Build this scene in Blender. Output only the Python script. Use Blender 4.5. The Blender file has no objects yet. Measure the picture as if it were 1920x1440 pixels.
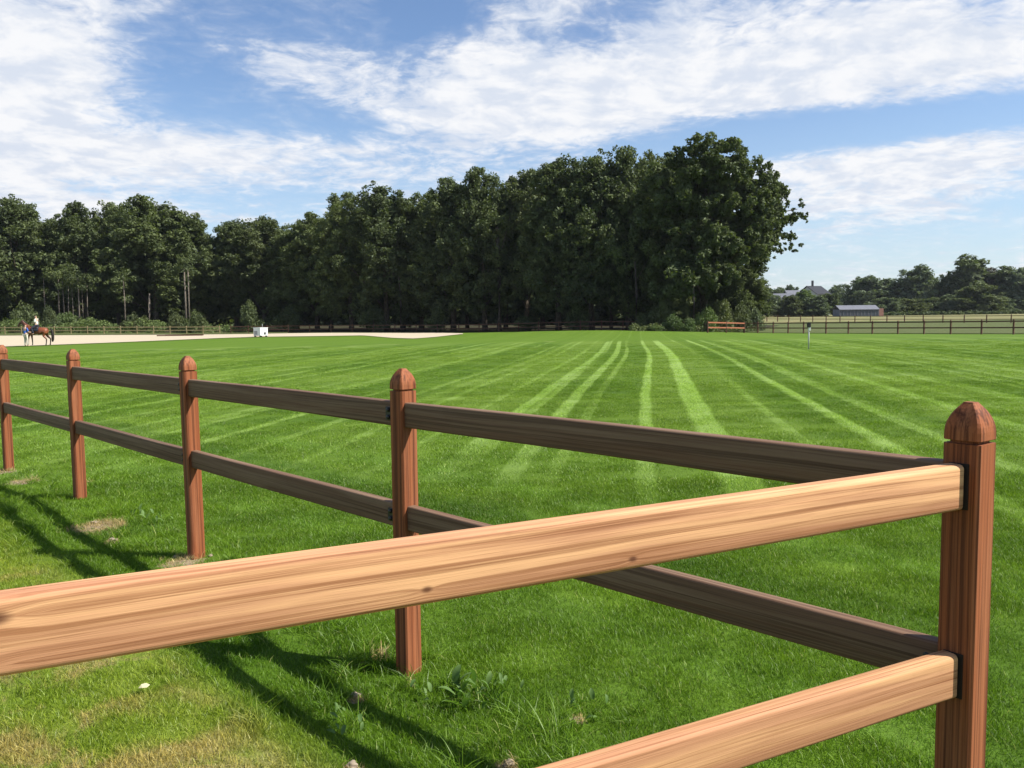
import bpy, bmesh, math, random
import numpy as np
from mathutils import Matrix, Vector
R = math.radians
random.seed(7); rng = np.random.default_rng(7)
SC = bpy.context.scene
COL = SC.collection

# ------------------------------------------------------------------ camera
F = 1553.0; PITCH = 0.0796; ROLL = 0.0126; CZ = 1.5095
cp, sp = math.cos(PITCH), math.sin(PITCH); cr, sr = math.cos(ROLL), math.sin(ROLL)
cam_d = bpy.data.cameras.new('camera'); cam = bpy.data.objects.new('camera', cam_d); COL.objects.link(cam)
U = Vector((1, 0, 0)); V = Vector((0, sp, cp)); FW = Vector((0, cp, -sp))
RR = cr * U - sr * V; UU = sr * U + cr * V
m = Matrix((RR, UU, -FW)).transposed().to_4x4(); m.translation = (0, 0, CZ)
cam.matrix_world = m
cam_d.sensor_width = 36; cam_d.lens = F / 1920 * 36
cam_d.clip_start = 0.05; cam_d.clip_end = 12000
SC.camera = cam

# ------------------------------------------------------------------ light
SUN_EL = 47.0; SUN_DIR2 = Vector((0.978, -0.21)).normalized()      # horizontal direction towards the sun
SUN_AZ = math.atan2(SUN_DIR2.x, SUN_DIR2.y)
el = R(SUN_EL)
sv = Vector((SUN_DIR2.x * math.cos(el), SUN_DIR2.y * math.cos(el), math.sin(el)))
sd = bpy.data.lights.new('sun', 'SUN'); so = bpy.data.objects.new('sun', sd); COL.objects.link(so)
sd.energy = 5.0; sd.angle = R(0.5); sd.color = (1.0, 0.955, 0.88)
so.rotation_euler = sv.to_track_quat('Z', 'Y').to_euler(); so.location = (20, -5, 30)
SC.view_settings.view_transform = 'Standard'
try: SC.view_settings.look = 'None'
except Exception: pass
SC.view_settings.exposure = 0.8; SC.view_settings.gamma = 1.0
SC.view_settings.use_curve_mapping = False

# ------------------------------------------------------------------ small node language
class S:
    def __init__(s, nt, sock): s.nt = nt; s.k = sock
    def _m(s, op, *o, clamp=False):
        n = s.nt.nodes.new('ShaderNodeMath'); n.operation = op; n.use_clamp = clamp
        for i, a in enumerate((s,) + o):
            if isinstance(a, S): s.nt.links.new(a.k, n.inputs[i])
            else: n.inputs[i].default_value = a
        return S(s.nt, n.outputs[0])
    def __add__(s, o): return s._m('ADD', o)
    def __radd__(s, o): return s._m('ADD', o)
    def __sub__(s, o): return s._m('SUBTRACT', o)
    def __rsub__(s, o): return (s * -1) + o
    def __mul__(s, o): return s._m('MULTIPLY', o)
    def __rmul__(s, o): return s._m('MULTIPLY', o)
    def __truediv__(s, o): return s._m('DIVIDE', o)
    def abs(s): return s._m('ABSOLUTE')
    def sin(s): return s._m('SINE')
    def exp(s): return s._m('EXPONENT')
    def sqrt(s): return s._m('SQRT')
    def max(s, o): return s._m('MAXIMUM', o)
    def min(s, o): return s._m('MINIMUM', o)
    def clamp(s): return s._m('ADD', 0.0, clamp=True)
    def step(s, a, b):                       # smoothstep a..b
        n = s.nt.nodes.new('ShaderNodeMapRange'); n.interpolation_type = 'SMOOTHSTEP'
        s.nt.links.new(s.k, n.inputs[0]); n.inputs[1].default_value = a; n.inputs[2].default_value = b
        if a > b:
            n.inputs[1].default_value = b; n.inputs[2].default_value = a
            n.inputs[3].default_value = 1; n.inputs[4].default_value = 0
        return S(s.nt, n.outputs[0])
def vec(nt, x, y, z):
    n = nt.nodes.new('ShaderNodeCombineXYZ')
    for i, a in enumerate((x, y, z)):
        if isinstance(a, S): nt.links.new(a.k, n.inputs[i])
        else: n.inputs[i].default_value = a
    return S(nt, n.outputs[0])
def sep(v):
    n = v.nt.nodes.new('ShaderNodeSeparateXYZ'); v.nt.links.new(v.k, n.inputs[0])
    return [S(v.nt, n.outputs[i]) for i in range(3)]
def noise(v, scale, detail=3, rough=.55, dist=0.0):
    n = v.nt.nodes.new('ShaderNodeTexNoise'); v.nt.links.new(v.k, n.inputs['Vector'])
    n.inputs['Scale'].default_value = scale; n.inputs['Detail'].default_value = detail
    n.inputs['Roughness'].default_value = rough; n.inputs['Distortion'].default_value = dist
    return S(v.nt, n.outputs[0])
def mix(nt, f, a, b, mode='MIX'):
    n = nt.nodes.new('ShaderNodeMix'); n.data_type = 'RGBA'; n.blend_type = mode
    ins = [n.inputs[0], n.inputs[6], n.inputs[7]]
    for i, q in zip(ins, (f, a, b)):
        if isinstance(q, S): nt.links.new(q.k, i)
        elif isinstance(q, (int, float)): i.default_value = q
        else: i.default_value = (*q, 1)
    return S(nt, n.outputs[2])
def attr(nt, name):
    n = nt.nodes.new('ShaderNodeAttribute'); n.attribute_name = name; return S(nt, n.outputs['Fac'])
def geo(nt): return S(nt, nt.nodes.new('ShaderNodeNewGeometry').outputs['Position'])
def objc(nt): return S(nt, nt.nodes.new('ShaderNodeTexCoord').outputs['Object'])
def orand(nt): return S(nt, nt.nodes.new('ShaderNodeObjectInfo').outputs['Random'])
def newmat(name):
    mt = bpy.data.materials.new(name); mt.use_nodes = True
    nt = mt.node_tree; b = nt.nodes['Principled BSDF']; return mt, nt, b
def setc(nt, b, col, rough=.8, bump=None, bstr=.3, bdist=.01, spec=.3):
    if isinstance(col, S): nt.links.new(col.k, b.inputs['Base Color'])
    else: b.inputs['Base Color'].default_value = (*col, 1)
    if isinstance(rough, S): nt.links.new(rough.k, b.inputs['Roughness'])
    else: b.inputs['Roughness'].default_value = rough
    b.inputs['Specular IOR Level'].default_value = spec
    if bump is not None:
        n = nt.nodes.new('ShaderNodeBump'); n.inputs['Strength'].default_value = bstr; n.inputs['Distance'].default_value = bdist
        nt.links.new(bump.k, n.inputs['Height']); nt.links.new(n.outputs[0], b.inputs['Normal'])

def ray(px, py):
    a, b = (px - 960) / F, (720 - py) / F
    u = a * cr + b * sr; v = -a * sr + b * cr
    return (u, cp + v * sp, -sp + v * cp)
def atd(px, py, d):
    r = ray(px, py); return Vector((r[0] * d / r[1], d, CZ + r[2] * d / r[1]))
def atz(px, py, z=0.0):
    r = ray(px, py); t = (z - CZ) / r[2]; return Vector((r[0] * t, r[1] * t, z))

# ------------------------------------------------------------------ world: sky and clouds
W = bpy.data.worlds.new('World'); SC.world = W; W.use_nodes = True
wt = W.node_tree; bg = wt.nodes['Background']
sky = wt.nodes.new('ShaderNodeTexSky'); sky.sky_type = 'NISHITA'; sky.sun_disc = False
sky.sun_elevation = R(SUN_EL); sky.sun_rotation = SUN_AZ
sky.air_density = 1.0; sky.dust_density = 0.6; sky.ozone_density = 1.6; sky.altitude = 50
SKYK = 0.080
dirn = S(wt, wt.nodes.new('ShaderNodeTexCoord').outputs['Generated'])
dx, dy, dz = sep(dirn)
az = dx._m('ARCTAN2', dy); elv = dz._m('ARCSINE')
zz = dz.max(0.0) + 0.16
pl = vec(wt, dx / zz, dy / zz, 0.0)
warp = noise(pl, 1.6, 3)
pl2 = vec(wt, dx / zz + warp * .3, dy / zz * 1.0 + warp * .25, 0.0)
nbig = noise(pl2, 1.1, 4, .5)
nmid = noise(pl2, 3.6, 8, .62, .3)
nfine = noise(pl2, 15.0, 6, .62, .3)
cover = nbig * .33 + nmid * .36 + nfine * .31 - elv.step(.42, .8) * .05
BL = [(40, 130, 220, 150, .17), (0, 330, 320, 90, .09), (330, 120, 120, 60, -.14), (420, 215, 200, 45, -.16), (560, 85, 180, 35, .02),
      (470, 285, 260, 42, .14), (450, 370, 300, 28, -.08), (790, 25, 110, 50, -.22), (960, 190, 330, 90, .16), (1100, 60, 60, 30, -.08), (1000, 20, 110, 35, .10),
      (1240, 60, 120, 60, .10), (640, 240, 60, 25, -.14),
      (1300, 160, 300, 60, .10), (1650, 120, 330, 90, .13), (1650, 232, 330, 30, -.28), (1430, 260, 200, 40, -.16), (1720, 330, 240, 55, .16),
      (1650, 470, 400, 70, -.05), (900, 290, 300, 30, -.05), (1200, 245, 160, 20, .06)]
bias = None
for (bx, by, rx, ry, am) in BL:
    r = Vector(ray(bx, by)).normalized()
    a0 = math.atan2(r.x, r.y); e0 = math.asin(r.z)
    ux = (az - a0) * (F / rx); uy = (elv - e0) * (F / ry)
    g = ((ux * ux + uy * uy) * -1).exp() * am
    bias = g if bias is None else bias + g
dens = (cover + bias)
cmask = dens.step(.465, .635)
veil = dens.step(.38, .56) * .4
cm = (cmask * .80 + veil * .55).clamp() * elv.step(-.01, .04)
shade = noise(pl2, 7.0, 6, .6)
ccol = mix(wt, shade.step(.36, .62), (.41, .445, .51), (.545, .55, .565))
skyc = S(wt, sky.outputs[0])
hz = elv.step(.30, .0)
skyn = mix(wt, 1.0, skyc, (SKYK * .92, SKYK * 1.0, SKYK * 1.12), 'MULTIPLY')
skyn = mix(wt, hz * .45, skyn, (.37, .45, .535))
fin = mix(wt, cm, skyn, ccol)
wt.links.new(fin.k, bg.inputs['Color']); bg.inputs['Strength'].default_value = 1.0

# ------------------------------------------------------------------ object helpers
def tag(o, label=None, cat=None, group=None, kind=None):
    if label: o['label'] = label
    if cat: o['category'] = cat
    if group: o['group'] = group
    if kind: o['kind'] = kind
    return o
def empty(name, loc, rz=0, **k):
    o = bpy.data.objects.new(name, None); COL.objects.link(o); o.location = loc; o.rotation_euler = (0, 0, rz)
    o.empty_display_size = .2; return tag(o, **k)
def link(name, me, mat=None, parent=None, loc=None, rot=None, **k):
    o = bpy.data.objects.new(name, me); COL.objects.link(o)
    if mat and not me.materials: me.materials.append(mat)
    if parent: o.parent = parent
    if loc is not None: o.location = loc
    if rot is not None: o.rotation_euler = rot
    return tag(o, **k)
def meshnp(name, verts, faces_loop, per, smooth=False, attrs=None):
    """verts Nx3, faces Mx(per) index array"""
    me = bpy.data.meshes.new(name); verts = np.asarray(verts, np.float32); f = np.asarray(faces_loop, np.int32)
    me.vertices.add(len(verts)); me.vertices.foreach_set('co', verts.ravel())
    n = len(f)
    me.loops.add(n * per); me.loops.foreach_set('vertex_index', f.ravel())
    me.polygons.add(n); me.polygons.foreach_set('loop_start', np.arange(0, n * per, per, dtype=np.int32))
    me.polygons.foreach_set('loop_total', np.full(n, per, np.int32))
    if smooth: me.polygons.foreach_set('use_smooth', np.ones(n, bool))
    me.update(calc_edges=True)
    for k, (dom, v) in (attrs or {}).items():
        a = me.attributes.new(k, 'FLOAT', dom); a.data.foreach_set('value', np.asarray(v, np.float32))
    return me
def bm_mesh(bm, name, smooth=False):
    me = bpy.data.meshes.new(name); bmesh.ops.recalc_face_normals(bm, faces=bm.faces); bm.to_mesh(me); bm.free()
    if smooth:
        for p in me.polygons: p.use_smooth = True
    return me
def add_box(bm, c, s, rz=0, bev=0, M=None):
    r = bmesh.ops.create_cube(bm, size=1)
    vs = r['verts']
    mt = Matrix.Translation(c) @ Matrix.Rotation(rz, 4, 'Z') @ Matrix.Diagonal((*s, 1))
    if M: mt = M @ mt
    bmesh.ops.transform(bm, matrix=mt, verts=vs)
    if bev:
        es = list({e for v in vs for e in v.link_edges})
        bmesh.ops.bevel(bm, geom=es, offset=bev, segments=2, affect='EDGES', profile=.5)
def box_mesh(name, c, s, bev=0):
    bm = bmesh.new(); add_box(bm, c, s, 0, bev); return bm_mesh(bm, name)
def add_tube(bm, pts, rad, n=8, cap=True):
    rings = []
    pts = [Vector(p) for p in pts]
    for i, p in enumerate(pts):
        d = (pts[min(i + 1, len(pts) - 1)] - pts[max(i - 1, 0)]).normalized()
        q = d.to_track_quat('Z', 'Y'); r = rad[i] if hasattr(rad, '__len__') else rad
        rings.append([bm.verts.new(p + q @ Vector((math.cos(2 * math.pi * k / n) * r, math.sin(2 * math.pi * k / n) * r, 0))) for k in range(n)])
    for a, b in zip(rings, rings[1:]):
        for k in range(n): bm.faces.new((a[k], a[(k + 1) % n], b[(k + 1) % n], b[k]))
    if cap: bm.faces.new(rings[0][::-1]); bm.faces.new(rings[-1])

# ------------------------------------------------------------------ terrain
ctrl = []
def cpt(px, py, d):
    p = atd(px, py, d); ctrl.append((p.x, p.y, p.z))
for q in ((0, 651, 66), (0, 630, 108), (215, 643, 74), (430, 634, 84), (430, 627, 112), (700, 629, 90), (860, 627, 90), (860, 624, 104),
          (1150, 620, 86), (1400, 624, 88), (1650, 626, 73), (1900, 627, 63), (1516, 655, 36), (1020, 621, 90), (560, 630.5, 90), (780, 635.5, 78), (620, 625, 108), (760, 625, 106)): cpt(*q)
ctrl += [(-60, 150, .3), (0, 150, .1), (-120, 90, .1), (60, 130, -.2), (30, 120, -.35), (70, 75, -.2), (90, 200, .6), (150, 300, 1.15), (80, 300, 1.15), (220, 300, 1.2),
         (-90, 260, .4), (0, 300, .6), (150, 120, .2), (-150, 200, .4)]
for a in range(0, 360, 30):
    for rr_ in (12, 26): ctrl.append((math.sin(R(a)) * rr_, math.cos(R(a)) * rr_, 0))
    if not (-1 < math.cos(R(a)) < -.2) and abs(math.sin(R(a))) > .9: ctrl.append((math.sin(R(a)) * 60, math.cos(R(a)) * 60, 0))
ctrl += [(0, -60, 0), (-50, -40, 0), (50, -40, 0), (-25, 45, -.02), (0, 50, 0), (20, 45, 0)]
CT = np.array(ctrl)
def tps(r): return np.where(r > 1e-6, r * r * np.log(np.maximum(r, 1e-6)), 0.0)
sc_ = 100.0
A = CT[:, :2] / sc_; n_ = len(A)
K = tps(np.linalg.norm(A[:, None] - A[None], axis=2)) + np.eye(n_) * 2e-4
P_ = np.c_[np.ones(n_), A]
sol = np.linalg.solve(np.block([[K, P_], [P_.T, np.zeros((3, 3))]]), np.r_[CT[:, 2], 0, 0, 0])
P1 = np.array([1.0743, 1.9292]); UA = np.array([-math.sin(.7648), math.cos(.7648)]); UB = np.array([-0.896, -0.444])
TS = [0, 2.2296, 4.457, 6.768, 9.10, 11.35, 13.6]
POSTS = [P1 + UA * t for t in TS]
local = [(POSTS[1], -.030, .7), (POSTS[2], .026, .8), (POSTS[3], .052, .9), (POSTS[4], .012, .9)]
rngm = np.random.default_rng(3)
NW = [(rngm.uniform(.6, 2.6), rngm.uniform(0, 6.28), rngm.uniform(0, 6.28)) for _ in range(10)]
def height(x, y):
    x = np.asarray(x, float); y = np.asarray(y, float); sh = x.shape
    q = np.c_[x.ravel(), y.ravel()]
    rad = np.linalg.norm(q, axis=1)
    k = np.minimum(1, 330 / np.maximum(rad, 1e-6)); qq = q * k[:, None] / sc_
    z = np.empty(len(q))
    for i in range(0, len(q), 20000):
        s_ = slice(i, i + 20000)
        z[s_] = tps(np.linalg.norm(qq[s_, None] - A[None], axis=2)) @ sol[:n_] + sol[n_] + qq[s_] @ sol[n_ + 1:]
    w = np.clip((rad - 14) / 16, 0, 1); w = w * w * (3 - 2 * w); z = z * w
    z = np.clip(z, -1.5, 1.35)
    for (p, h, s_) in local: z += h * np.exp(-((q - p) ** 2).sum(1) / s_ ** 2)
    # the outside strip along the fence is a little lumpy
    sA = (q - P1) @ np.array([-UA[1], UA[0]])
    lump = sum(np.sin(a * (q[:, 0] * math.cos(b) + q[:, 1] * math.sin(b)) * 1.6 + c) for a, b, c in NW) / 10
    z += lump * .03 * np.exp(-((sA - .35) / .8) ** 2) * (rad < 20) * (1 - np.clip((rad - 14) / 6, 0, 1))
    return z.reshape(sh)
def hz1(x, y): return float(height(np.array([x]), np.array([y]))[0])

# ------------------------------------------------------------------ turf colour (mown lanes, wheel tracks, dry and lush patches)
SAN = (-UA[1], UA[0])            # towards the camera side of the long fence run
def turf(nt, pos):
    x, y, z = sep(pos)
    flat = vec(nt, x, y, 0.0)
    w1 = noise(flat, .35, 2) - .5
    by_ = (y - 33) / 13
    q = x - y * .155 + w1 * .13 - (by_ * by_ * -1).exp() * .30
    nA = noise(flat, 1.3, 5, .65); nB = noise(flat, .12, 3); nC = noise(flat, 14, 3, .7)
    base = mix(nt, nA.step(.32, .68), (.050, .103, .0048), (.084, .152, .0095))
    base = mix(nt, nB.step(.35, .65) * .5, base, (.106, .168, .014))
    # lanes
    lane = (q * (2 * math.pi / 4.3)).sin().step(-.35, .35)
    base = mix(nt, lane * .50 * y.step(5, 13), base, (.136, .208, .028))
    lane2 = ((q + (noise(flat, 9, 2) - .5) * .03) * (2 * math.pi / .93) + 1.0).sin().step(.78, .95)
    base = mix(nt, lane2 * .75 * (noise(vec(nt, q * 2.4, y * .05, 0.0), 1.0, 2).step(.36, .60) * .85 + .15) * y.step(5.5, 12), base, (.185, .275, .058))
    # faint cross passes
    cr_ = noise(vec(nt, x * .04 + y * .02, y * .55 - x * .08, 0.0), 2.2, 4, .6)
    base = mix(nt, cr_.step(.42, .66) * .32, base, (.031, .076, .0040))
    tr = None; qt = q + (noise(flat, 2.6, 4, .7) - .5) * .05
    for (o, w, s_, near) in ((-1.97, .10, .8, 8), (-1.27, .11, .8, 7.5), (.05, .085, .65, 6.5), (.90, .17, .9, 6.0), (2.84, .11, .6, 5), (3.62, .10, .55, 6), (4.95, .11, .6, 5),
                             (6.4, .10, .45, 5), (7.9, .10, .4, 6), (9.6, .1, .4, 6), (12.3, .1, .35, 6), (-4.1, .1, .25, 12), (-6.7, .12, .4, 9), (-9.2, .1, .35, 12), (-12.6, .12, .3, 12), (-16.4, .12, .3, 12), (15.5, .1, .3, 8)):
        d = (qt - o).abs()
        t = d.step(w * 1.35, w * .75) * y.step(near * .75, near * 1.5) * s_
        tr = t if tr is None else tr.max(t)
    tr = tr * (nA * 1.3 + .25).clamp() * (nC * .8 + .55).clamp() * y.step(53, 48)
    base = mix(nt, tr * .78, base, (.250, .360, .095))
    base = mix(nt, y.step(50, 54) * .75, base, mix(nt, nA, (.060, .120, .006), (.098, .165, .011)))
    # perimeter passes next to the fence
    sA = (x - P1[0]) * SAN[0] + (y - P1[1]) * SAN[1]
    per = ((sA * -1 - .95 + w1 * .2).abs()).step(.22, .1) * .28 + ((sA * -1 - 2.9 + w1 * .4).abs()).step(.3, .1) * .3
    base = mix(nt, per * nA.step(.3, .6), base, (.105, .195, .028))
    per2 = ((sA * -1 - 1.9 + w1 * .3).abs()).step(.5, .2) * .4
    base = mix(nt, per2, base, (.021, .062, .003))
    # outside: paler, drier turf
    out = (sA + (nA - .5) * .35).step(.5, .85) * y.step(30, 12)
    oc = mix(nt, nA.step(.35, .65), (.098, .152, .011), (.150, .196, .024))
    dry = (noise(flat, 2.3, 6, .68, .6) + ((x + 1.05) * (x + 1.05) * -1.2 + (y - 2.9) * (y - 2.9) * -1.2).exp() * .07).step(.50, .64)
    oc = mix(nt, dry * .9 * sA.step(.55, 1.0), oc, (.255, .205, .088))
    base = mix(nt, out, base, oc)
    # strip: straw and bare soil spots
    st = sA.abs().step(.75, .35) * y.step(26, 10)
    soil = noise(flat, 3.1, 3, .6).step(.60, .70) * st * .55
    sp_ = None
    for (a, b, r0) in SOIL:
        g = (((x - a) * (x - a) + (y - b) * (y - b)) * (-1 / r0 ** 2)).exp()
        sp_ = g if sp_ is None else sp_.max(g)
    sm = (sp_ + (nC - .5) * 1.1 + (noise(flat, 7, 4, .7) - .5) * 1.5).step(.50, .70)
    base = mix(nt, sm, base, (.26, .20, .13))
    pk = None
    for (a, b, r0) in PALE:
        g = (((x - a) * (x - a) + (y - b) * (y - b)) * (-1 / r0 ** 2)).exp(); pk = g if pk is None else pk.max(g)
    base = mix(nt, (pk + (nC - .5) * .6).step(.4, .8) * .7, base, (.24, .27, .11))
    return base, soil, nC, nA
SOIL = []
for (px, py, r0) in ((185, 985, .30), (212, 1013, .10), (345, 1055, .24), (45, 903, .25), (160, 905, .12), (715, 1212, .07), (668, 1290, .05), (950, 1434, .07), (655, 1436, .06), (12, 882, .18), (770, 1262, .06), (1080, 1340, .06)):
    p = atz(px, py, 0.02); SOIL.append((p.x, p.y, r0 * .72))
PALE = [(*atz(px, py)[:2], r0) for px, py, r0 in ((268, 656, .5), (305, 655, .7), (378, 655, .6), (408, 655, .6), (575, 650, .6), (660, 648, .5), (718, 644, .6), (740, 645, .5), (1030, 640, .5))]
def turf_mat(name, blade):
    mt, nt, b = newmat(name)
    pos = geo(nt)
    c, soil, nC, nA = turf(nt, pos)
    if blade:
        r = attr(nt, 'rnd'); hgt = attr(nt, 'tip')
        c = mix(nt, r, mix(nt, 1.0, c, (.55, .62, .6), 'MULTIPLY'), mix(nt, 1.0, c, (1.70, 1.55, 1.35), 'MULTIPLY'))
        c = mix(nt, r.step(.965, .985) * .55, c, (.34, .30, .15))
        nt.nodes.remove(b)
        d = nt.nodes.new('ShaderNodeBsdfDiffuse'); t = nt.nodes.new('ShaderNodeBsdfTranslucent'); gl = nt.nodes.new('ShaderNodeBsdfGlossy')
        gl.inputs['Roughness'].default_value = .45; gl.inputs['Color'].default_value = (.9, .95, .8, 1)
        c2 = mix(nt, 1.0, c, (1.42, 1.48, 1.15), 'MULTIPLY')
        nt.links.new(c2.k, d.inputs[0]); nt.links.new(mix(nt, 1.0, c, (1.5, 1.6, .9), 'MULTIPLY').k, t.inputs[0])
        m1 = nt.nodes.new('ShaderNodeMixShader'); m1.inputs[0].default_value = .42
        nt.links.new(d.outputs[0], m1.inputs[1]); nt.links.new(t.outputs[0], m1.inputs[2])
        m2 = nt.nodes.new('ShaderNodeMixShader'); m2.inputs[0].default_value = .022
        nt.links.new(m1.outputs[0], m2.inputs[1]); nt.links.new(gl.outputs[0], m2.inputs[2])
        nt.links.new(m2.outputs[0], nt.nodes['Material Output'].inputs[0])
    else:
        x, y, z = sep(pos)
        fine = noise(vec(nt, x, y, 0.0), 40, 3, .7)
        c = mix(nt, .25, c, mix(nt, fine.step(.3, .7), (.4, .4, .4), (1.5, 1.5, 1.5)), 'MULTIPLY')
        setc(nt, b, c, .9, fine + nC * .6, .8, .02, spec=.15)
    return mt
M_TURF = turf_mat('turf', False); M_BLADE = turf_mat('grass_blades', True)

def polar_ground():
    radii = np.concatenate([[0.0], np.geomspace(.4, 3500, 230)]); NA = 300
    ang = np.linspace(0, 2 * np.pi, NA, endpoint=False)
    rr_, aa = np.meshgrid(radii[1:], ang, indexing='ij')
    x = (rr_ * np.sin(aa)).ravel(); y = (rr_ * np.cos(aa)).ravel()
    x = np.r_[0, x]; y = np.r_[0, y]; z = height(x, y)
    i = np.arange(len(radii) - 2)[:, None] * NA + np.arange(NA)[None] + 1
    j = np.arange(len(radii) - 2)[:, None] * NA + (np.arange(NA)[None] + 1) % NA + 1
    q = np.stack([i, i + NA, j + NA, j], -1).reshape(-1, 4)
    me = meshnp('ground', np.c_[x, y, z], q, 4, True)
    bm = bmesh.new(); bm.from_mesh(me); bm.verts.ensure_lookup_table()
    for k in range(NA): bm.faces.new((bm.verts[0], bm.verts[1 + k], bm.verts[1 + (k + 1) % NA]))
    bmesh.ops.recalc_face_normals(bm, faces=bm.faces); bm.to_mesh(me); bm.free()
    for p in me.polygons: p.use_smooth = True
    return me
g = link('lawn', polar_ground(), M_TURF, kind='structure')

def strip(name, near, far, mat, off, n=160, m_=24, kind='structure'):
    """a sheet between two polylines on the ground, draped on the terrain"""
    def res(pl_, n):
        pl_ = np.array(pl_); d = np.r_[0, np.cumsum(np.linalg.norm(np.diff(pl_, axis=0), axis=1))]; t = np.linspace(0, d[-1], n)
        return np.c_[np.interp(t, d, pl_[:, 0]), np.interp(t, d, pl_[:, 1])]
    a = res(near, n); b = res(far, n); t = np.linspace(0, 1, m_)[:, None, None]
    g_ = a[None] * (1 - t) + b[None] * t
    x, y = g_[..., 0].ravel(), g_[..., 1].ravel(); z = height(x, y) + off
    i = (np.arange(m_ - 1)[:, None] * n + np.arange(n - 1)[None])
    q = np.stack([i, i + 1, i + n + 1, i + n], -1).reshape(-1, 4)
    return link(name, meshnp(name, np.c_[x, y, z], q, 4, True), mat, kind=kind)
def G(px, py, d): p = atd(px, py, d); return (p.x, p.y)

# sand arena
mt, nt, b = newmat('arena_sand'); p = geo(nt); nz = noise(p, 6, 5, .7); nb = noise(p, .25, 3)
setc(nt, b, mix(nt, nz, mix(nt, nb, (.36, .305, .215), (.43, .37, .265)), (.48, .41, .30)), .95, nz, .6, .03, .1); M_SAND = mt
strip('sand_arena', [(-90, 60), G(0, 651, 66), G(215, 643, 74), G(430, 634.5, 84), G(500, 631.5, 87), G(680, 630, 89), G(735, 634, 81), G(775, 635.5, 78), G(815, 633, 81), G(868, 628, 89)],
      [(-110, 108), G(0, 630, 108), G(215, 628, 110), G(430, 627, 111), G(560, 625.5, 111), G(700, 625, 108), G(760, 625, 107), G(820, 625, 105), G(868, 626, 93)], M_SAND, .05)
# forest floor
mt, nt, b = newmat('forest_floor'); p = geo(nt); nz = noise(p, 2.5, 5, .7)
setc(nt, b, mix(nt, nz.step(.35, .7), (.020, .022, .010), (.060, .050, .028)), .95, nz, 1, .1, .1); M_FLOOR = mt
strip('forest_floor', [(-160, 118), G(0, 620, 122), G(430, 620, 118), G(700, 622, 112), G(870, 620, 106), G(1030, 618, 96), G(1190, 619, 90), G(1300, 621, 92), G(1385, 620, 97)],
      [(-260, 290), (-160, 290), (-100, 290), (-50, 280), (0, 270), (20, 250), (35, 200), (40, 160), (42, 130)], M_FLOOR, .06)
# rough verge and meadow beyond the right-hand fence
mt, nt, b = newmat('rough_verge'); p = geo(nt); nz = noise(p, 3.2, 5, .7); nb = noise(p, .2, 3)
setc(nt, b, mix(nt, nz.step(.3, .7), (.050, .080, .020), mix(nt, nb, (.10, .12, .042), (.13, .115, .055))), .95, nz, 1, .08, .1); M_VERGE = mt
strip('rough_verge', [G(1330, 621, 92), G(1400, 622.5, 89), G(1650, 625, 74.5), G(1900, 625.5, 64.5), (80, 45), (110, 20)],
      [(34, 150), (52, 150), (75, 150), (105, 135), (160, 90), (200, 30)], M_VERGE, .05)
mt, nt, b = newmat('dry_meadow'); p = geo(nt); x, y, z = sep(p); nz = noise(vec(nt, x, y * .35, 0.0), .35, 6, .7); n2 = noise(p, 2.0, 3, .7)
mc = mix(nt, nz.step(.35, .65), (.135, .145, .052), (.225, .185, .095)); mc = mix(nt, n2.step(.4, .7) * .5, mc, (.165, .18, .07))
setc(nt, b, mc, .95, n2, 1, .1, .1); M_MEADOW = mt
strip('dry_meadow', [(34, 150), (52, 150), (75, 150), (105, 135), (160, 90), (260, 30)], [(30, 420), (70, 420), (140, 420), (240, 420), (380, 380), (520, 300)], M_MEADOW, .07)
strip('green_bank', [(-150, 108.5), G(0, 629.6, 108.5), G(215, 627.6, 110.5), G(430, 626, 112), G(540, 624.5, 112.5)], [(-160, 121), G(0, 620, 124), G(215, 620, 124), G(430, 620, 121), G(540, 621, 119)], M_VERGE, .09)

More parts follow.
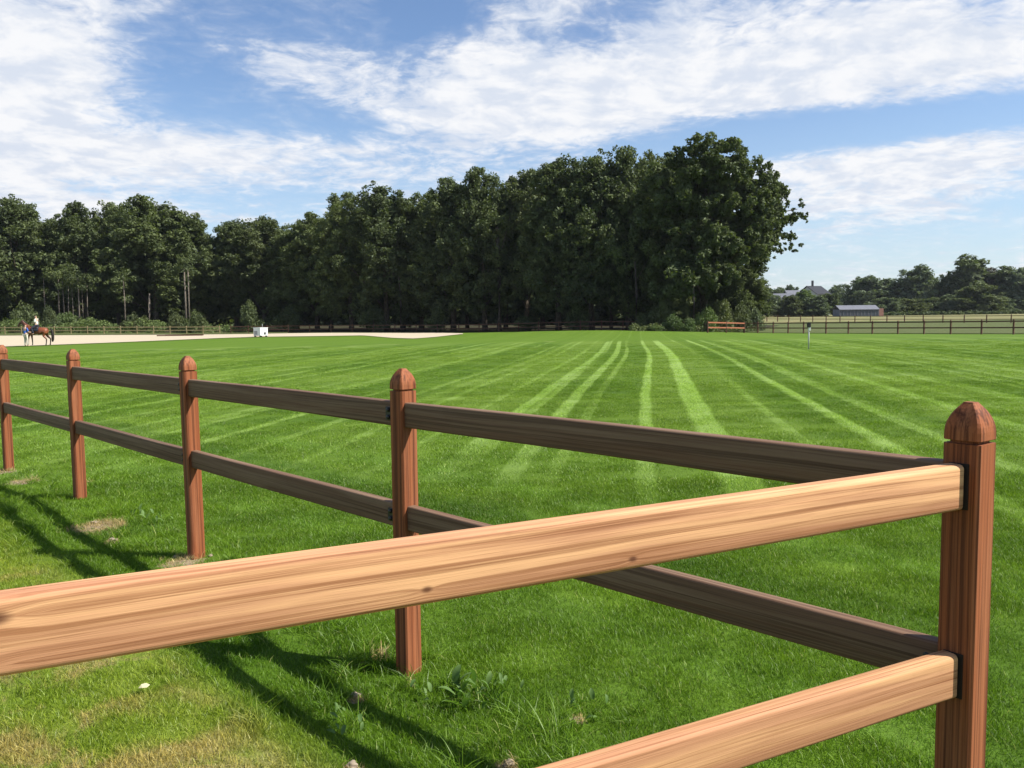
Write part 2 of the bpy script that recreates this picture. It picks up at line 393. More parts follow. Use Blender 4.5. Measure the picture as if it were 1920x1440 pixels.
# ------------------------------------------------------------------ timber materials
def wood(name, light, dark, red, knots=(), axis='x', contrast=1.0):
    """sawn hardwood: long streaks, growth rings and fibres running along one local axis"""
    mt, nt, b = newmat(name)
    o = objc(nt); x, y, z = sep(o)
    if axis == 'z': x, z = z, x
    off = orand(nt) * 37.0
    low = noise(vec(nt, x * .6 + off, y * 2, z * 2), 1.0, 2) - .5
    zz_ = z + low * .030
    kk = None
    for (kx, kz, kr) in knots:
        ax = (x - kx) * .55; az_ = z - kz
        d = (ax * ax + az_ * az_).sqrt() / kr
        g1 = (d * d * -.22).exp(); k1 = d.step(1.3, .25)
        zz_ = zz_ + g1 * az_._m('SIGN') * kr * .7
        kk = k1 if kk is None else kk.max(k1)
    st = noise(vec(nt, x * .42 + off, y * 78, zz_ * 78), 1, 6, .70)
    st2 = noise(vec(nt, x * 1.1 + off * 1.7, y * 150, zz_ * 150), 1, 5, .7)
    fib = noise(vec(nt, x * 7 + off, y * 420, z * 420), 1, 3, .7)
    pink = noise(vec(nt, x * .9 + off * .6, y * 20, zz_ * 20), 1, 4, .6)
    rr_ = ((y + .05) * (y + .05) * .8 + (zz_ + .03) * (zz_ + .03)).sqrt()
    rings = (rr_ * 520.0 + low * 14).sin()
    c = mix(nt, pink.step(.40, .60), light, red)
    c = mix(nt, (st.step(.46, .62) * .85 * contrast), c, dark)
    c = mix(nt, (rings.step(.3, 1) * .16 * contrast), c, dark)
    c = mix(nt, (st2.step(.50, .64) * .6 * contrast), c, mix(nt, 1.0, c, (.52, .42, .36), 'MULTIPLY'))
    c = mix(nt, fib.step(.55, .75) * .35, c, mix(nt, 1.0, c, (.60, .55, .50), 'MULTIPLY'))
    sk = noise(vec(nt, x * 20 + off, y * 30, z * 30), 1, 5, .7)
    c = mix(nt, sk.step(.58, .78) * .22, c, mix(nt, 1.0, c, (.65, .62, .62), 'MULTIPLY'))
    if kk is not None: c = mix(nt, kk * .85, c, (.085, .028, .014))
    setc(nt, b, c, sk * .2 + .58, st2 * .5 + fib * .7 + rings * .12, .5, .0014, .2)
    return mt
def on_rail(px, py):
    """local (x, z) on the upper front rail of what stands at a photograph position"""
    r = ray(px, py); fx, fy = SAN; 
    n = np.array([-UB[1], UB[0]]); fo = P1 + n * (.0225 if n[1] < 0 else -.0225)
    t = ((fo[0]) * n[0] + fo[1] * n[1]) / (r[0] * n[0] + r[1] * n[1])
    p = np.array([r[0] * t, r[1] * t]); return float((p - P1) @ UB - HW - .006), CZ + r[2] * t - 1.104
HW = .0425
M_POST = wood('reddish_hardwood', (.270, .085, .032), (.070, .020, .009), (.300, .110, .048), axis='z', contrast=.95)
M_RAIL = wood('tan_hardwood', (.56, .310, .150), (.27, .115, .048), (.44, .220, .115))
KN = [on_rail(800, 1105) + (.006,), on_rail(1186, 1048) + (.006,), on_rail(-8, 1160) + (.011,), on_rail(-40, 1255) + (.010,)]
M_RAILK = wood('tan_hardwood_with_knots', (.64, .355, .178), (.27, .112, .048), (.46, .225, .120), knots=KN)
M_RAIL_SHADE = wood('shaded_hardwood', (.205, .130, .082), (.095, .055, .034), (.160, .090, .055))  # rail timber of the long run, its shaded tone put into the colour
mt, nt, b = newmat('black_iron'); setc(nt, b, (.012, .012, .013), .45, spec=.5); M_IRON = mt
mt, nt, b = newmat('dark_recess_shade'); setc(nt, b, (.020, .014, .011), .7, spec=.2); M_RECESS = mt

# ------------------------------------------------------------------ the near paddock fence
def post_shaft(hb):
    bm = bmesh.new(); c = .0065
    def ring(w, z, ch=c):
        p = [(w, -w + ch), (w, w - ch), (w - ch, w), (-w + ch, w), (-w, w - ch), (-w, -w + ch), (-w + ch, -w), (w - ch, -w)]
        return [bm.verts.new((a, b_, z)) for a, b_ in p]
    zs = [(-.25, HW, c), (hb, HW, c), (hb + .0005, HW - .010, c), (hb + .009, HW - .010, c)]
    rs = [ring(w, z, ch) for z, w, ch in zs]
    for a, b_ in zip(rs, rs[1:]):
        for k in range(8): bm.faces.new((a[k], a[(k + 1) % 8], b_[(k + 1) % 8], b_[k]))
    bm.faces.new(rs[-1])
    return bm_mesh(bm, 'post_shaft')
def post_cap():
    bm = bmesh.new()
    prof = [(0, .0418, .006), (.0015, .0425, .006), (.020, .0422, .006), (.032, .0408, .0055), (.042, .0384, .005), (.051, .0352, .0045), (.059, .0316, .004), (.067, .0270, .0035), (.074, .0222, .003), (.080, .0176, .003), (.0845, .0140, .003), (.0875, .0122, .002)]
    rs = []
    for z, w, c in prof:
        p = [(w, -w + c), (w, w - c), (w - c, w), (-w + c, w), (-w, w - c), (-w, -w + c), (-w + c, -w), (w - c, -w)]
        rs.append([bm.verts.new((a, b_, z)) for a, b_ in p])
    for a, b_ in zip(rs, rs[1:]):
        for k in range(8): bm.faces.new((a[k], a[(k + 1) % 8], b_[(k + 1) % 8], b_[k]))
    bm.faces.new(rs[-1])
    me = bm_mesh(bm, 'post_cap')
    return me
def rail_mesh(L, h=.107, t=.045, rad=.012, seed=0):
    """local x along, y thickness, z height"""
    prof = []
    for cx, cz, a0 in ((t / 2 - rad, h / 2 - rad, 0), (-t / 2 + rad, h / 2 - rad, 90), (-t / 2 + rad, -h / 2 + rad, 180), (t / 2 - rad, -h / 2 + rad, 270)):
        for k in range(6):
            a = R(a0 + k * 18); prof.append((cx + rad * math.cos(a), cz + rad * math.sin(a)))
    n = len(prof); N = 25; r_ = random.Random(seed); ph = r_.uniform(0, 6)
    vs = []
    for i in range(N):
        x = L * i / (N - 1); dz = .0015 * math.sin(x * 2.3 + ph); dy = .0015 * math.sin(x * 1.7 + ph * 2)
        e = 1.0
        vs += [(x, a + dy, b_ + dz) for a, b_ in prof]
    f = [(i * n + k, i * n + (k + 1) % n, (i + 1) * n + (k + 1) % n, (i + 1) * n + k) for i in range(N - 1) for k in range(n)]
    me = meshnp('rail', vs, f, 4, True)
    bm = bmesh.new(); bm.from_mesh(me); bm.verts.ensure_lookup_table()
    for s_ in (range(n), range((N - 1) * n, N * n)):
        fc = bm.faces.new([bm.verts[i] for i in s_]); fc.smooth = False
    es = [e for e in bm.edges if any(not f_.smooth for f_ in e.link_faces)]
    for e in es: e.smooth = False
    bmesh.ops.recalc_face_normals(bm, faces=bm.faces); bm.to_mesh(me); bm.free(); return me
def bracket_mesh():
    bm = bmesh.new()
    add_box(bm, (-.018, 0, 0), (.036, .004, .046), bev=.001)
    add_box(bm, (-.002, -.012, 0), (.004, .026, .046), bev=.001)
    for z in (-.013, .013):
        for (x, y) in ((-.020, .004),):
            r = bmesh.ops.create_uvsphere(bm, u_segments=10, v_segments=6, radius=.0085)
            bmesh.ops.transform(bm, matrix=Matrix.Translation((x, y, z)) @ Matrix.Diagonal((1, .75, 1, 1)), verts=r['verts'])
    return bm_mesh(bm, 'bracket')
fence = empty('paddock_fence', (P1[0], P1[1], 0), label='varnished hardwood paddock fence with two rails and pointed posts crossing the foreground', cat='fence')
def rel(v): return Vector(v) - Vector((P1[0], P1[1], 0))
angA = math.atan2(UA[1], UA[0]); angB = math.atan2(UB[1], UB[0])
BR = bracket_mesh(); CAPM = post_cap(); SHAFTM = post_shaft(1.30 - .0955)
TOP = 1.30
allposts = [(p, angA) for p in POSTS] + [(P1 + UB * 2.25, angB), (P1 + UB * 4.5, angB)]
tw = [-8, 1.2, -1.5, .8, -.6, .5, 0, 0, 0]
for i, (p, an) in enumerate(allposts):
    o = link('post', SHAFTM, M_POST, fence, rel((p[0], p[1], 0)), (R([0, .1, -.2, .15, .2, 0, 0, 0, 0][i]), 0, an + R(tw[i])))
    link('post_cap', CAPM, M_POST, o, (0, 0, TOP - .0875))
    if i == 0: o['label'] = 'tall corner post at the right'
    if i < 6:
        for z in (1.104, .658):
            # sits on the camera side of the rail that leaves this post
            k = link('bracket', BR, M_IRON, o, (HW + .0035, .0245, z), (0, 0, 0)); k.scale = (-1.3, 1.25, 1.25)
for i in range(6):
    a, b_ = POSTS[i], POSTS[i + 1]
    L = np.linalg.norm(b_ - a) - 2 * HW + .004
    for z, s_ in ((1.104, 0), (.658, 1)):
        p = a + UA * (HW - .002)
        link('rail', rail_mesh(L, rad=.008, seed=i * 2 + s_), M_RAIL_SHADE, fence, rel((p[0], p[1], z)), (0, 0, angA))
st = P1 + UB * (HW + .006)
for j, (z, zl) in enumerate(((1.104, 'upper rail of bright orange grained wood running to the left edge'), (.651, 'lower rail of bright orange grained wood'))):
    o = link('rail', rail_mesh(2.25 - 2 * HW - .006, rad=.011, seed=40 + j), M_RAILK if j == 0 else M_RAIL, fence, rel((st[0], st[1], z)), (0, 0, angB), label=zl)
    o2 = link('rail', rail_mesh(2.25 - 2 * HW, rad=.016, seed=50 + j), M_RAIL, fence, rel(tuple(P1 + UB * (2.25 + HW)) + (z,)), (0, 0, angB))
    # thin dark plate standing in for the shade in the recess at the rail end
    me = box_mesh('recess_shade', (0, 0, 0), (.003, .046, .108), .001)
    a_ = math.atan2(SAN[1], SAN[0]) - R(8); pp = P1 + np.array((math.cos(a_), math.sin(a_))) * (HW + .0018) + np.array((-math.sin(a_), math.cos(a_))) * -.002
    link('recess_shade', me, M_RECESS, fence, rel((pp[0], pp[1], z + .002)), (0, 0, a_))

# ------------------------------------------------------------------ grass blades
TUFTS = {}
def tuft_coll(name, n, rad, h0, h1, w, bend, nseg, variants, lean=.35):
    c = bpy.data.collections.new(name)
    for v in range(variants):
        a = rng.uniform(0, 2 * np.pi, n); r = rad * np.sqrt(rng.uniform(0, 1, n))
        bx, by = r * np.cos(a), r * np.sin(a)
        h = rng.uniform(h0, h1, n); th = rng.uniform(0, 2 * np.pi, n); bd = rng.uniform(.2, 1, n) * bend * h
        ln = rng.uniform(0, lean, n) * h; tt = rng.uniform(0, 2 * np.pi, n)
        wx, wy = -np.sin(tt) * w / 2, np.cos(tt) * w / 2
        dxx, dyy = np.cos(th), np.sin(th)
        rows = []
        for s_ in range(nseg + 1):
            t = s_ / nseg
            ox = bx + dxx * (ln * t + bd * t * t); oy = by + dyy * (ln * t + bd * t * t); oz = h * (t - .25 * bend * t * t) - .004
            if s_ < nseg:
                k = 1 - .45 * t
                rows.append(np.stack([ox - wx * k, oy - wy * k, oz], 1)); rows.append(np.stack([ox + wx * k, oy + wy * k, oz], 1))
            else: rows.append(np.stack([ox, oy, oz], 1))
        V_ = np.stack(rows, 1); nv = V_.shape[1]
        tri = []
        for s_ in range(nseg - 1): tri += [(2 * s_, 2 * s_ + 1, 2 * s_ + 3), (2 * s_, 2 * s_ + 3, 2 * s_ + 2)]
        tri += [(nv - 3, nv - 2, nv - 1)]
        tri = np.array(tri); f = (np.arange(n)[:, None, None] * nv + tri[None]).reshape(-1, 3)
        rv = rng.uniform(0, 1, n)
        me = meshnp(name, V_.reshape(-1, 3), f, 3, True, {'rnd': ('FACE', np.repeat(rv, len(tri)))})
        me.materials.append(M_BLADE)
        o = bpy.data.objects.new(name + '_source', me); c.objects.link(o)
    return c
def scatter(name, xy, scale, coll, nvar, label, cat, tilt=.1, z_off=0, mat=None):
    n = len(xy); z = height(xy[:, 0], xy[:, 1]) + z_off
    me = bpy.data.meshes.new(name); me.vertices.add(n); me.vertices.foreach_set('co', np.c_[xy, z].astype(np.float32).ravel())
    rot = np.c_[rng.uniform(-tilt, tilt, n), rng.uniform(-tilt, tilt, n), rng.uniform(0, 6.283, n)].astype(np.float32)
    a = me.attributes.new('rot', 'FLOAT_VECTOR', 'POINT'); a.data.foreach_set('vector', rot.ravel())
    a = me.attributes.new('scl', 'FLOAT', 'POINT'); a.data.foreach_set('value', np.asarray(scale, np.float32))
    a = me.attributes.new('pick', 'INT', 'POINT'); a.data.foreach_set('value', rng.integers(0, nvar, n).astype(np.int32))
    o = link(name, me, None, label=label, cat=cat, kind='stuff')
    ng = bpy.data.node_groups.new(name + '_scatter', 'GeometryNodeTree')
    ng.interface.new_socket('Geometry', in_out='INPUT', socket_type='NodeSocketGeometry'); ng.interface.new_socket('Geometry', in_out='OUTPUT', socket_type='NodeSocketGeometry')
    N = ng.nodes.new; L = ng.links.new
    gi, go, ip, ci = N('NodeGroupInput'), N('NodeGroupOutput'), N('GeometryNodeInstanceOnPoints'), N('GeometryNodeCollectionInfo')
    ci.inputs['Collection'].default_value = coll; ci.inputs['Separate Children'].default_value = True; ci.inputs['Reset Children'].default_value = True
    def na(nm, ty):
        q = N('GeometryNodeInputNamedAttribute'); q.data_type = ty; q.inputs['Name'].default_value = nm
        return [s_ for s_ in q.outputs if s_.enabled and s_.name == 'Attribute'][0]
    L(gi.outputs[0], ip.inputs['Points']); L(ci.outputs[0], ip.inputs['Instance']); ip.inputs['Pick Instance'].default_value = True
    L(na('pick', 'INT'), ip.inputs['Instance Index']); L(na('rot', 'FLOAT_VECTOR'), ip.inputs['Rotation']); L(na('scl', 'FLOAT'), ip.inputs['Scale'])
    L(ip.outputs[0], go.inputs[0])
    md = o.modifiers.new('scatter', 'NODES'); md.node_group = ng
    return o
def sample(d0, d1, dens, side=.78, pad=1.2):
    """points over the ground seen from about the camera's place"""
    wmax = side * d1 + pad; n = int(dens * (d1 - d0) * 2 * wmax)
    y = rng.uniform(d0, d1, n); x = rng.uniform(-wmax, wmax, n)
    k = np.abs(x) < side * y + pad; return np.c_[x[k], y[k]]
def sA_of(xy): return (xy - P1) @ np.array(SAN)
def soil_keep(xy):
    k = np.ones(len(xy), bool)
    for (a, b_, r0) in SOIL: k &= ((xy[:, 0] - a) ** 2 + (xy[:, 1] - b_) ** 2) > (r0 * (.1 + .85 * rng.uniform(0, 1, len(xy)))) ** 2
    for p in [q for q, _ in allposts]: k &= ((xy - p) ** 2).sum(1) > .07 ** 2
    return k
short = tuft_coll('short_tuft', 330, .16, .016, .036, .0024, .7, 2, 5)
midt = tuft_coll('middle_tuft', 330, .30, .016, .034, .0052, .7, 1, 4)
fart = tuft_coll('far_tuft', 330, .60, .014, .032, .011, .7, 1, 4)
longt = tuft_coll('long_tuft', 46, .055, .05, .125, .0034, 1.0, 3, 6, .55)
wispt = tuft_coll('wispy_tuft', 120, .15, .03, .07, .0028, 1.0, 2, 4, .8)
xy = sample(.6, 7.5, 85); xy = xy[soil_keep(xy)]
scatter('mown_grass', xy, rng.uniform(.8, 1.15, len(xy)), short, 5, 'short dense mown grass blades covering the near lawn', 'grass')
xy = sample(7.0, 18, 19); xy = xy[soil_keep(xy)]
scatter('mown_grass', xy, rng.uniform(.8, 1.15, len(xy)), midt, 4, 'short mown grass blades over the middle of the lawn', 'grass')
xy = sample(17, 46, 5.0); kp = rng.uniform(0, 1, len(xy)) < np.clip((50 - xy[:, 1]) / 22, 0, 1); xy = xy[kp]
scatter('mown_grass', xy, rng.uniform(.8, 1.1, len(xy)), fart, 4, 'short mown grass further out on the striped lawn', 'grass')
# unmown strip under the fence
xy = sample(1.0, 15, 150); s_ = sA_of(xy)
nz_ = np.sin(xy[:, 0] * 5.1 + 1) * np.sin(xy[:, 1] * 4.3 + 2) + .6 * np.sin(xy[:, 0] * 11 + xy[:, 1] * 9)
k = (rng.uniform(0, 1, len(xy)) < np.exp(-((s_ - .22) / .42) ** 2) * np.clip(.42 + .65 * nz_, .05, 1)) & soil_keep(xy); xy = xy[k]
scatter('long_grass', xy, rng.uniform(.45, 1.15, len(xy)), longt, 6, 'long unmown grass tufts along the foot of the wooden fence', 'grass', .25)
xy = sample(1.0, 12, 30); s_ = sA_of(xy); k = (rng.uniform(0, 1, len(xy)) < .75 * (1 / (1 + np.exp(-(s_ - .35) * 6)))) & soil_keep(xy); xy = xy[k]
scatter('rough_grass', xy, rng.uniform(.45, .85, len(xy)), wispt, 4, 'wispy yellowish rough grass on the near side of the fence', 'grass', .2)
#@@PART2
# ------------------------------------------------------------------ foliage and bark
def leafmat(name, a, b_, trans=.3):
    mt, nt, b = newmat(name); nt.nodes.remove(b)
    r = attr(nt, 'rnd'); p = geo(nt); n1 = noise(p, .35, 3, .6); rn = orand(nt)
    c = mix(nt, (r * .45 + n1.step(.35, .65) * .4 + rn * .32 - .08).clamp(), a, b_)
    d = nt.nodes.new('ShaderNodeBsdfDiffuse'); t = nt.nodes.new('ShaderNodeBsdfTranslucent'); gl = nt.nodes.new('ShaderNodeBsdfGlossy')
    gl.inputs['Roughness'].default_value = .7; gl.inputs['Color'].default_value = (.75, .85, .7, 1)
    nt.links.new(c.k, d.inputs[0]); nt.links.new(mix(nt, 1.0, c, (1.5, 1.7, .7), 'MULTIPLY').k, t.inputs[0])
    m1 = nt.nodes.new('ShaderNodeMixShader'); m1.inputs[0].default_value = trans
    nt.links.new(d.outputs[0], m1.inputs[1]); nt.links.new(t.outputs[0], m1.inputs[2])
    m2 = nt.nodes.new('ShaderNodeMixShader'); m2.inputs[0].default_value = .04
    nt.links.new(m1.outputs[0], m2.inputs[1]); nt.links.new(gl.outputs[0], m2.inputs[2])
    nt.links.new(m2.outputs[0], nt.nodes['Material Output'].inputs[0]); return mt
M_LEAF = leafmat('oak_foliage', (.026, .038, .012), (.108, .130, .036))
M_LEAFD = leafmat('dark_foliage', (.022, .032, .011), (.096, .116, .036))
M_LEAFL = leafmat('light_foliage', (.045, .072, .020), (.115, .155, .045))
M_LEAFO = leafmat('olive_foliage', (.038, .050, .017), (.105, .118, .036))
M_FERN = leafmat('fern_green', (.065, .095, .025), (.15, .19, .055))
M_LEAFC = leafmat('copper_foliage', (.040, .032, .028), (.085, .062, .048))
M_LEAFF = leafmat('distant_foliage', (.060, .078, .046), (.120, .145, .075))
M_WEED = leafmat('weed_leaves', (.055, .115, .018), (.125, .20, .045))
def barkmat(name, a, b_):
    mt, nt, b = newmat(name); o = objc(nt); x, y, z = sep(o); n1 = noise(vec(nt, x * 4, y * 4, z * .8), 3, 4, .7)
    setc(nt, b, mix(nt, n1.step(.35, .65), a, b_), .9, n1, .8, .05, .1); return mt
M_BARK = barkmat('dark_bark', (.045, .035, .026), (.12, .10, .075)); M_PALE = barkmat('pale_bark', (.085, .072, .056), (.20, .17, .135))

def leaves_np(centres, radii, n_per, size, shell=.55, flat=.55, squash=.85, seed=0):
    """kite shaped leaf sprays spread through lumpy clumps"""
    g_ = np.random.default_rng(seed); C_ = np.asarray(centres, float); Rr = np.asarray(radii, float)
    cnt = np.maximum(4, (n_per * (Rr / Rr.mean()) ** 2).astype(int)); idx = np.repeat(np.arange(len(C_)), cnt); n = len(idx)
    d = g_.normal(size=(n, 3)); d /= np.linalg.norm(d, axis=1)[:, None]
    # drop some directions in every clump so that its outline is broken into sprays
    k = g_.normal(size=(len(C_), 5, 3)); k /= np.linalg.norm(k, axis=2)[:, :, None]
    near = np.max(np.einsum('nij,nj->ni', k[idx], d), axis=1)
    rad = Rr[idx] * (shell + (1 - shell) * g_.uniform(0, 1, n) ** .5) * (.72 + .42 * np.clip((near - .45) / .5, 0, 1)) * g_.uniform(.88, 1.12, n)
    p = C_[idx] + d * rad[:, None] * np.array([1, 1, squash])
    nrm = d * flat + g_.normal(size=(n, 3)) * .55 + np.array([0, 0, .35]); nrm /= np.linalg.norm(nrm, axis=1)[:, None]
    t = g_.normal(size=(n, 3)); t -= (t * nrm).sum(1)[:, None] * nrm; t /= np.linalg.norm(t, axis=1)[:, None]; b_ = np.cross(nrm, t)
    s = (size * g_.uniform(.6, 1.4, n))[:, None]
    V_ = np.stack([p - t * s, p - b_ * s * .5 + nrm * s * .12, p + t * s, p + b_ * s * .5 + nrm * s * .12], 1)
    f = np.arange(n * 4).reshape(n, 4)
    return V_.reshape(-1, 3), f, g_.uniform(0, 1, n)
def _leaf_arrays(cl, rd, n_per, size, sub=0, **k):
    cl = np.asarray(cl, float); rd = np.asarray(rd, float)
    if sub:
        g_ = np.random.default_rng(k.get('seed', 0) + 999); d = g_.normal(size=(len(cl), sub, 3)); d[..., 2] += .25; d /= np.linalg.norm(d, axis=2)[..., None]
        ce = (cl[:, None] + d * (rd[:, None, None] * g_.uniform(.45, 1.0, (len(cl), sub, 1)))).reshape(-1, 3)
        rs = (rd[:, None] * g_.uniform(.28, .60, (len(cl), sub))).ravel(); cl, rd = ce, rs; n_per = n_per / sub
    return leaves_np(cl, rd, n_per, size, **k)
def leaf_mesh(name, cl, rd, n_per, size, sub=0, **k):
    v, f, r = _leaf_arrays(cl, rd, n_per, size, sub, **k); return meshnp(name, v, f, 4, False, {'rnd': ('FACE', r)})
def crown_mesh(name, cl, rd, n_per, size, core, seed, **k):
    """outer sprays plus a looser core of bigger leaves that closes the inside of the crown"""
    g_ = np.random.default_rng(seed + 5); c0 = np.asarray(cl, float).mean(0)
    v, f, r = _leaf_arrays(cl, rd, n_per, size, seed=seed, **k)
    j = g_.choice(len(cl), min(core, len(cl)), replace=False); cc_ = c0 + (np.asarray(cl)[j] - c0) * np.array([.62, .62, .80])
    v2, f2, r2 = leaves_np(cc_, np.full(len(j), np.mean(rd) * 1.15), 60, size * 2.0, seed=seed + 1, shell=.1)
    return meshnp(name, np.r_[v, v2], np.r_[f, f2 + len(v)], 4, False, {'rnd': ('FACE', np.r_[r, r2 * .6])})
def clumps(H, Wd, lo, n, seed, top=.5, size=(.9, 1.7), hollow=.35):
    g_ = np.random.default_rng(seed); out = []
    while len(out) < n:
        t = g_.uniform(0, 1); z = lo * H + t * (H * .93 - lo * H)
        prof = min(1, .45 + t * 5) * (1 - t * .93) ** .75 if top > 1 else math.sin(math.pi * min(1, .16 + t ** (1 / (1.0 + top)) * .80)) ** .72
        a = g_.uniform(0, 6.283); r = Wd / 2 * prof * (hollow + (1 - hollow) * g_.uniform(0, 1) ** .6) * g_.uniform(.8, 1.08)
        out.append((r * math.cos(a), r * math.sin(a), z + g_.normal() * .2))
    return np.array(out), g_.uniform(*size, n)
def trunk_mesh(H, r, cl=None, seed=0, lean=0.02, fork=.45, nl=9):
    bm = bmesh.new(); q = random.Random(seed); pts = []; rad = []
    for i in range(7):
        t = i / 6; pts.append((math.sin(t * 3 + seed) * lean * H * t, math.cos(t * 2 + seed) * lean * H * t, t * H * .78)); rad.append(r * (1.25 if i == 0 else 1) * (1 - .8 * t))
    add_tube(bm, pts, rad, 9)
    if cl is not None:
        for c in q.sample(list(cl), min(nl, len(cl))):
            t0 = max(.25, min(.8, (c[2] / H) - .22)); base = Vector(pts[int(t0 * 6)]); c = Vector(c); mid = base.lerp(c, .5) + Vector((0, 0, .4))
            add_tube(bm, [base, mid, c], [r * .33, r * .22, r * .07], 5)
    return bm_mesh(bm, 'trunk', True)
VAR = []
for i, (H, Wd, lo, n, tp_) in enumerate(((20, 12, .16, 150, .35), (20, 11, .10, 140, .45), (20, 14, .20, 165, .3), (20, 10, .06, 130, .5), (20, 13, .12, 160, .4))):
    cl, rd = clumps(H, Wd, lo, n, 100 + i, tp_, (.7, 1.5), .5)
    VAR.append((crown_mesh('crown', cl, rd, 210, .18, 90, i, sub=6, shell=.3), trunk_mesh(H, .34, cl, i), H, Wd, cl))
FARV = []
for i, (H, Wd, lo, n, tp_) in enumerate(((14, 14, .06, 60, .45), (14, 12, .04, 55, .6), (14, 17, .08, 66, .4), (14, 8, .05, 50, 1.3))):
    cl, rd = clumps(H, Wd, lo, n, 200 + i, tp_, (1.2, 2.1))
    FARV.append((crown_mesh('crown', cl, rd, 170, .34, 40, 20 + i, sub=5, shell=.3), trunk_mesh(H, .3, cl, 20 + i, nl=5), H, Wd))
LOWV = []
for i in range(4):
    cl, rd = clumps(3, 4.2, .1, 34, 300 + i, .5, (.45, .85)); cl[:, 2] = np.abs(cl[:, 2]) * .9
    LOWV.append((leaf_mesh('crown', cl, rd, 90, .13, seed=40 + i), trunk_mesh(3, .09, cl, 40 + i, nl=6), 3, 4.2))
def ovr(o, mat):
    if mat is not None:
        o.material_slots[0].link = 'OBJECT'; o.material_slots[0].material = mat
def plant(name, v, loc, H, Wd, rz, mat, bark, label, cat, group=None, flip=1):
    root = empty(name, loc, rz, label=label, cat=cat, group=group)
    sx = Wd / v[3]; sz = H / v[2]
    c = link('crown', v[0], M_LEAF, root); c.scale = (sx * flip, sx, sz); ovr(c, mat)
    t = link('trunk', v[1], M_BARK, root); t.scale = (sx * flip, sx, sz); ovr(t, bark); return root
def at_tree(px, top, d, w):
    p = atd(px, top, d); gz = hz1(p.x, p.y); return (p.x, p.y, gz), p.z - gz, w * d / F
# front row of the wood: pixel column, crown top, distance, width, look, words
wood_front = [
 (-230, 352, 140, 160, 0, None, 'outermost tree'), (-110, 345, 138, 150, 2, None, 'second tree'), (-30, 352, 139, 110, 4, None, ''), (28, 364, 138, 112, 0, None, ''),
 (92, 412, 150, 84, 1, M_LEAFO, ''), (152, 378, 141, 124, 2, None, ''), (212, 378, 144, 104, 4, None, ''), (283, 366, 139, 150, 2, M_LEAF, ''), (347, 390, 140, 104, 0, None, ''),
 (436, 410, 141, 92, 1, None, ''), (488, 402, 139, 124, 2, M_LEAFO, ''), (550, 416, 134, 84, 3, None, ''), (588, 396, 131, 92, 1, None, ''), (652, 357, 124, 112, 4, M_LEAF, ''),
 (718, 344, 121, 124, 0, None, ''), (785, 358, 124, 96, 3, None, ''), (845, 330, 116, 110, 1, None, ''), (905, 311, 113, 124, 4, None, ''), (985, 316, 112, 120, 2, M_LEAFO, ''),
 (1045, 292, 105, 118, 1, None, ''), (1108, 280, 102, 128, 0, None, ''), (1178, 272, 101, 116, 4, None, ''), (1238, 282, 106, 100, 3, M_LEAFO, '')]
looks = ['dark domed oak on the far left edge of the wood, cut by the frame']
names_f = {28: 'dark round topped tree filling the far left of the wood above the horse', 92: 'low olive tree in the dip between two tall left crowns', 152: 'broad tree left of the tallest crown of the left wood',
 212: 'leafy tree just left of the tallest crown of the left wood', 283: 'tallest and broadest tree of the left part of the wood', 347: 'rounded tree sloping down to the bright sky gap in the wood',
 436: 'narrow tree just right of the bright sky gap in the wood', 488: 'olive flat topped tree right of the sky gap', 550: 'short narrow tree between the flat topped olive one and the rising wood',
 588: 'small crowned tree behind the white crate where the wood steps up', 652: 'tree with bushy crown at the first step up of the wood', 718: 'wide domed tree in the middle of the first step of the wood',
 785: 'narrow tree leading up to the second step of the wood', 845: 'tree at the left shoulder of the second step of the wood', 905: 'high domed tree in the middle of the wood above a long bare trunk',
 985: 'olive brown tree in the middle of the wood', 1045: 'tall tree where the wood rises to its third step', 1108: 'tall dark tree second left of the yellowish gap crown', 1178: 'very tall dark tree left of the yellowish crown',
 1238: 'yellowish olive tree tucked left of the largest tree', -30: 'tree half cut by the left edge of the picture', -110: 'tree standing just outside the left end of the view', -230: 'outermost tree at the left end of the wood'}
rr = random.Random(11)
for i, (px, top, d, w, v, mt_, _) in enumerate(wood_front):
    loc, H, Wd = at_tree(px, top, d, w * 1.48)
    plant('broadleaf_tree', VAR[v], loc, H, Wd, rr.uniform(0, 6.28), mt_ or (M_LEAF if px < 600 else M_LEAFD), M_BARK, names_f[px], 'tree', 'broadleaved trees along the edge of the wood')
# deeper rows: only what shows between the front trees
deep = [(-70, 372), (0, 378), (62, 392), (122, 398), (182, 392), (248, 384), (318, 392), (372, 436), (452, 418), (520, 414), (615, 392), (685, 362), (752, 362), (815, 352), (872, 332), (945, 330), (1015, 318), (1080, 298), (1145, 288), (1208, 282), (1275, 285), (1345, 300)]
DEEPW = ['beyond the left edge of the view', 'behind the frame-cut tree at the left edge', 'between the far left crown and the low olive tree', 'behind the low olive tree in the first dip', 'behind the broad tree left of the tallest left crown', 'behind the left half of the tallest left crown',
 'behind the right half of the tallest left crown', 'at the left side of the bright sky gap', 'right of the bright sky gap behind the narrow tree', 'behind the short narrow tree next to the olive flat top', 'behind the first step up of the wood', 'just right of the bushy crown on the first step',
 'between the wide domed tree and the narrow tree beside it', 'at the foot of the second step of the wood', 'behind the left shoulder of the second step', 'right of the high domed crown over the bare trunk', 'behind the olive brown tree mid wood', 'behind the tree starting the third step',
 'between the two very tall dark trees', 'left of the yellowish olive crown', 'behind the left flank of the largest tree', 'hidden mostly behind the dome of the largest tree']
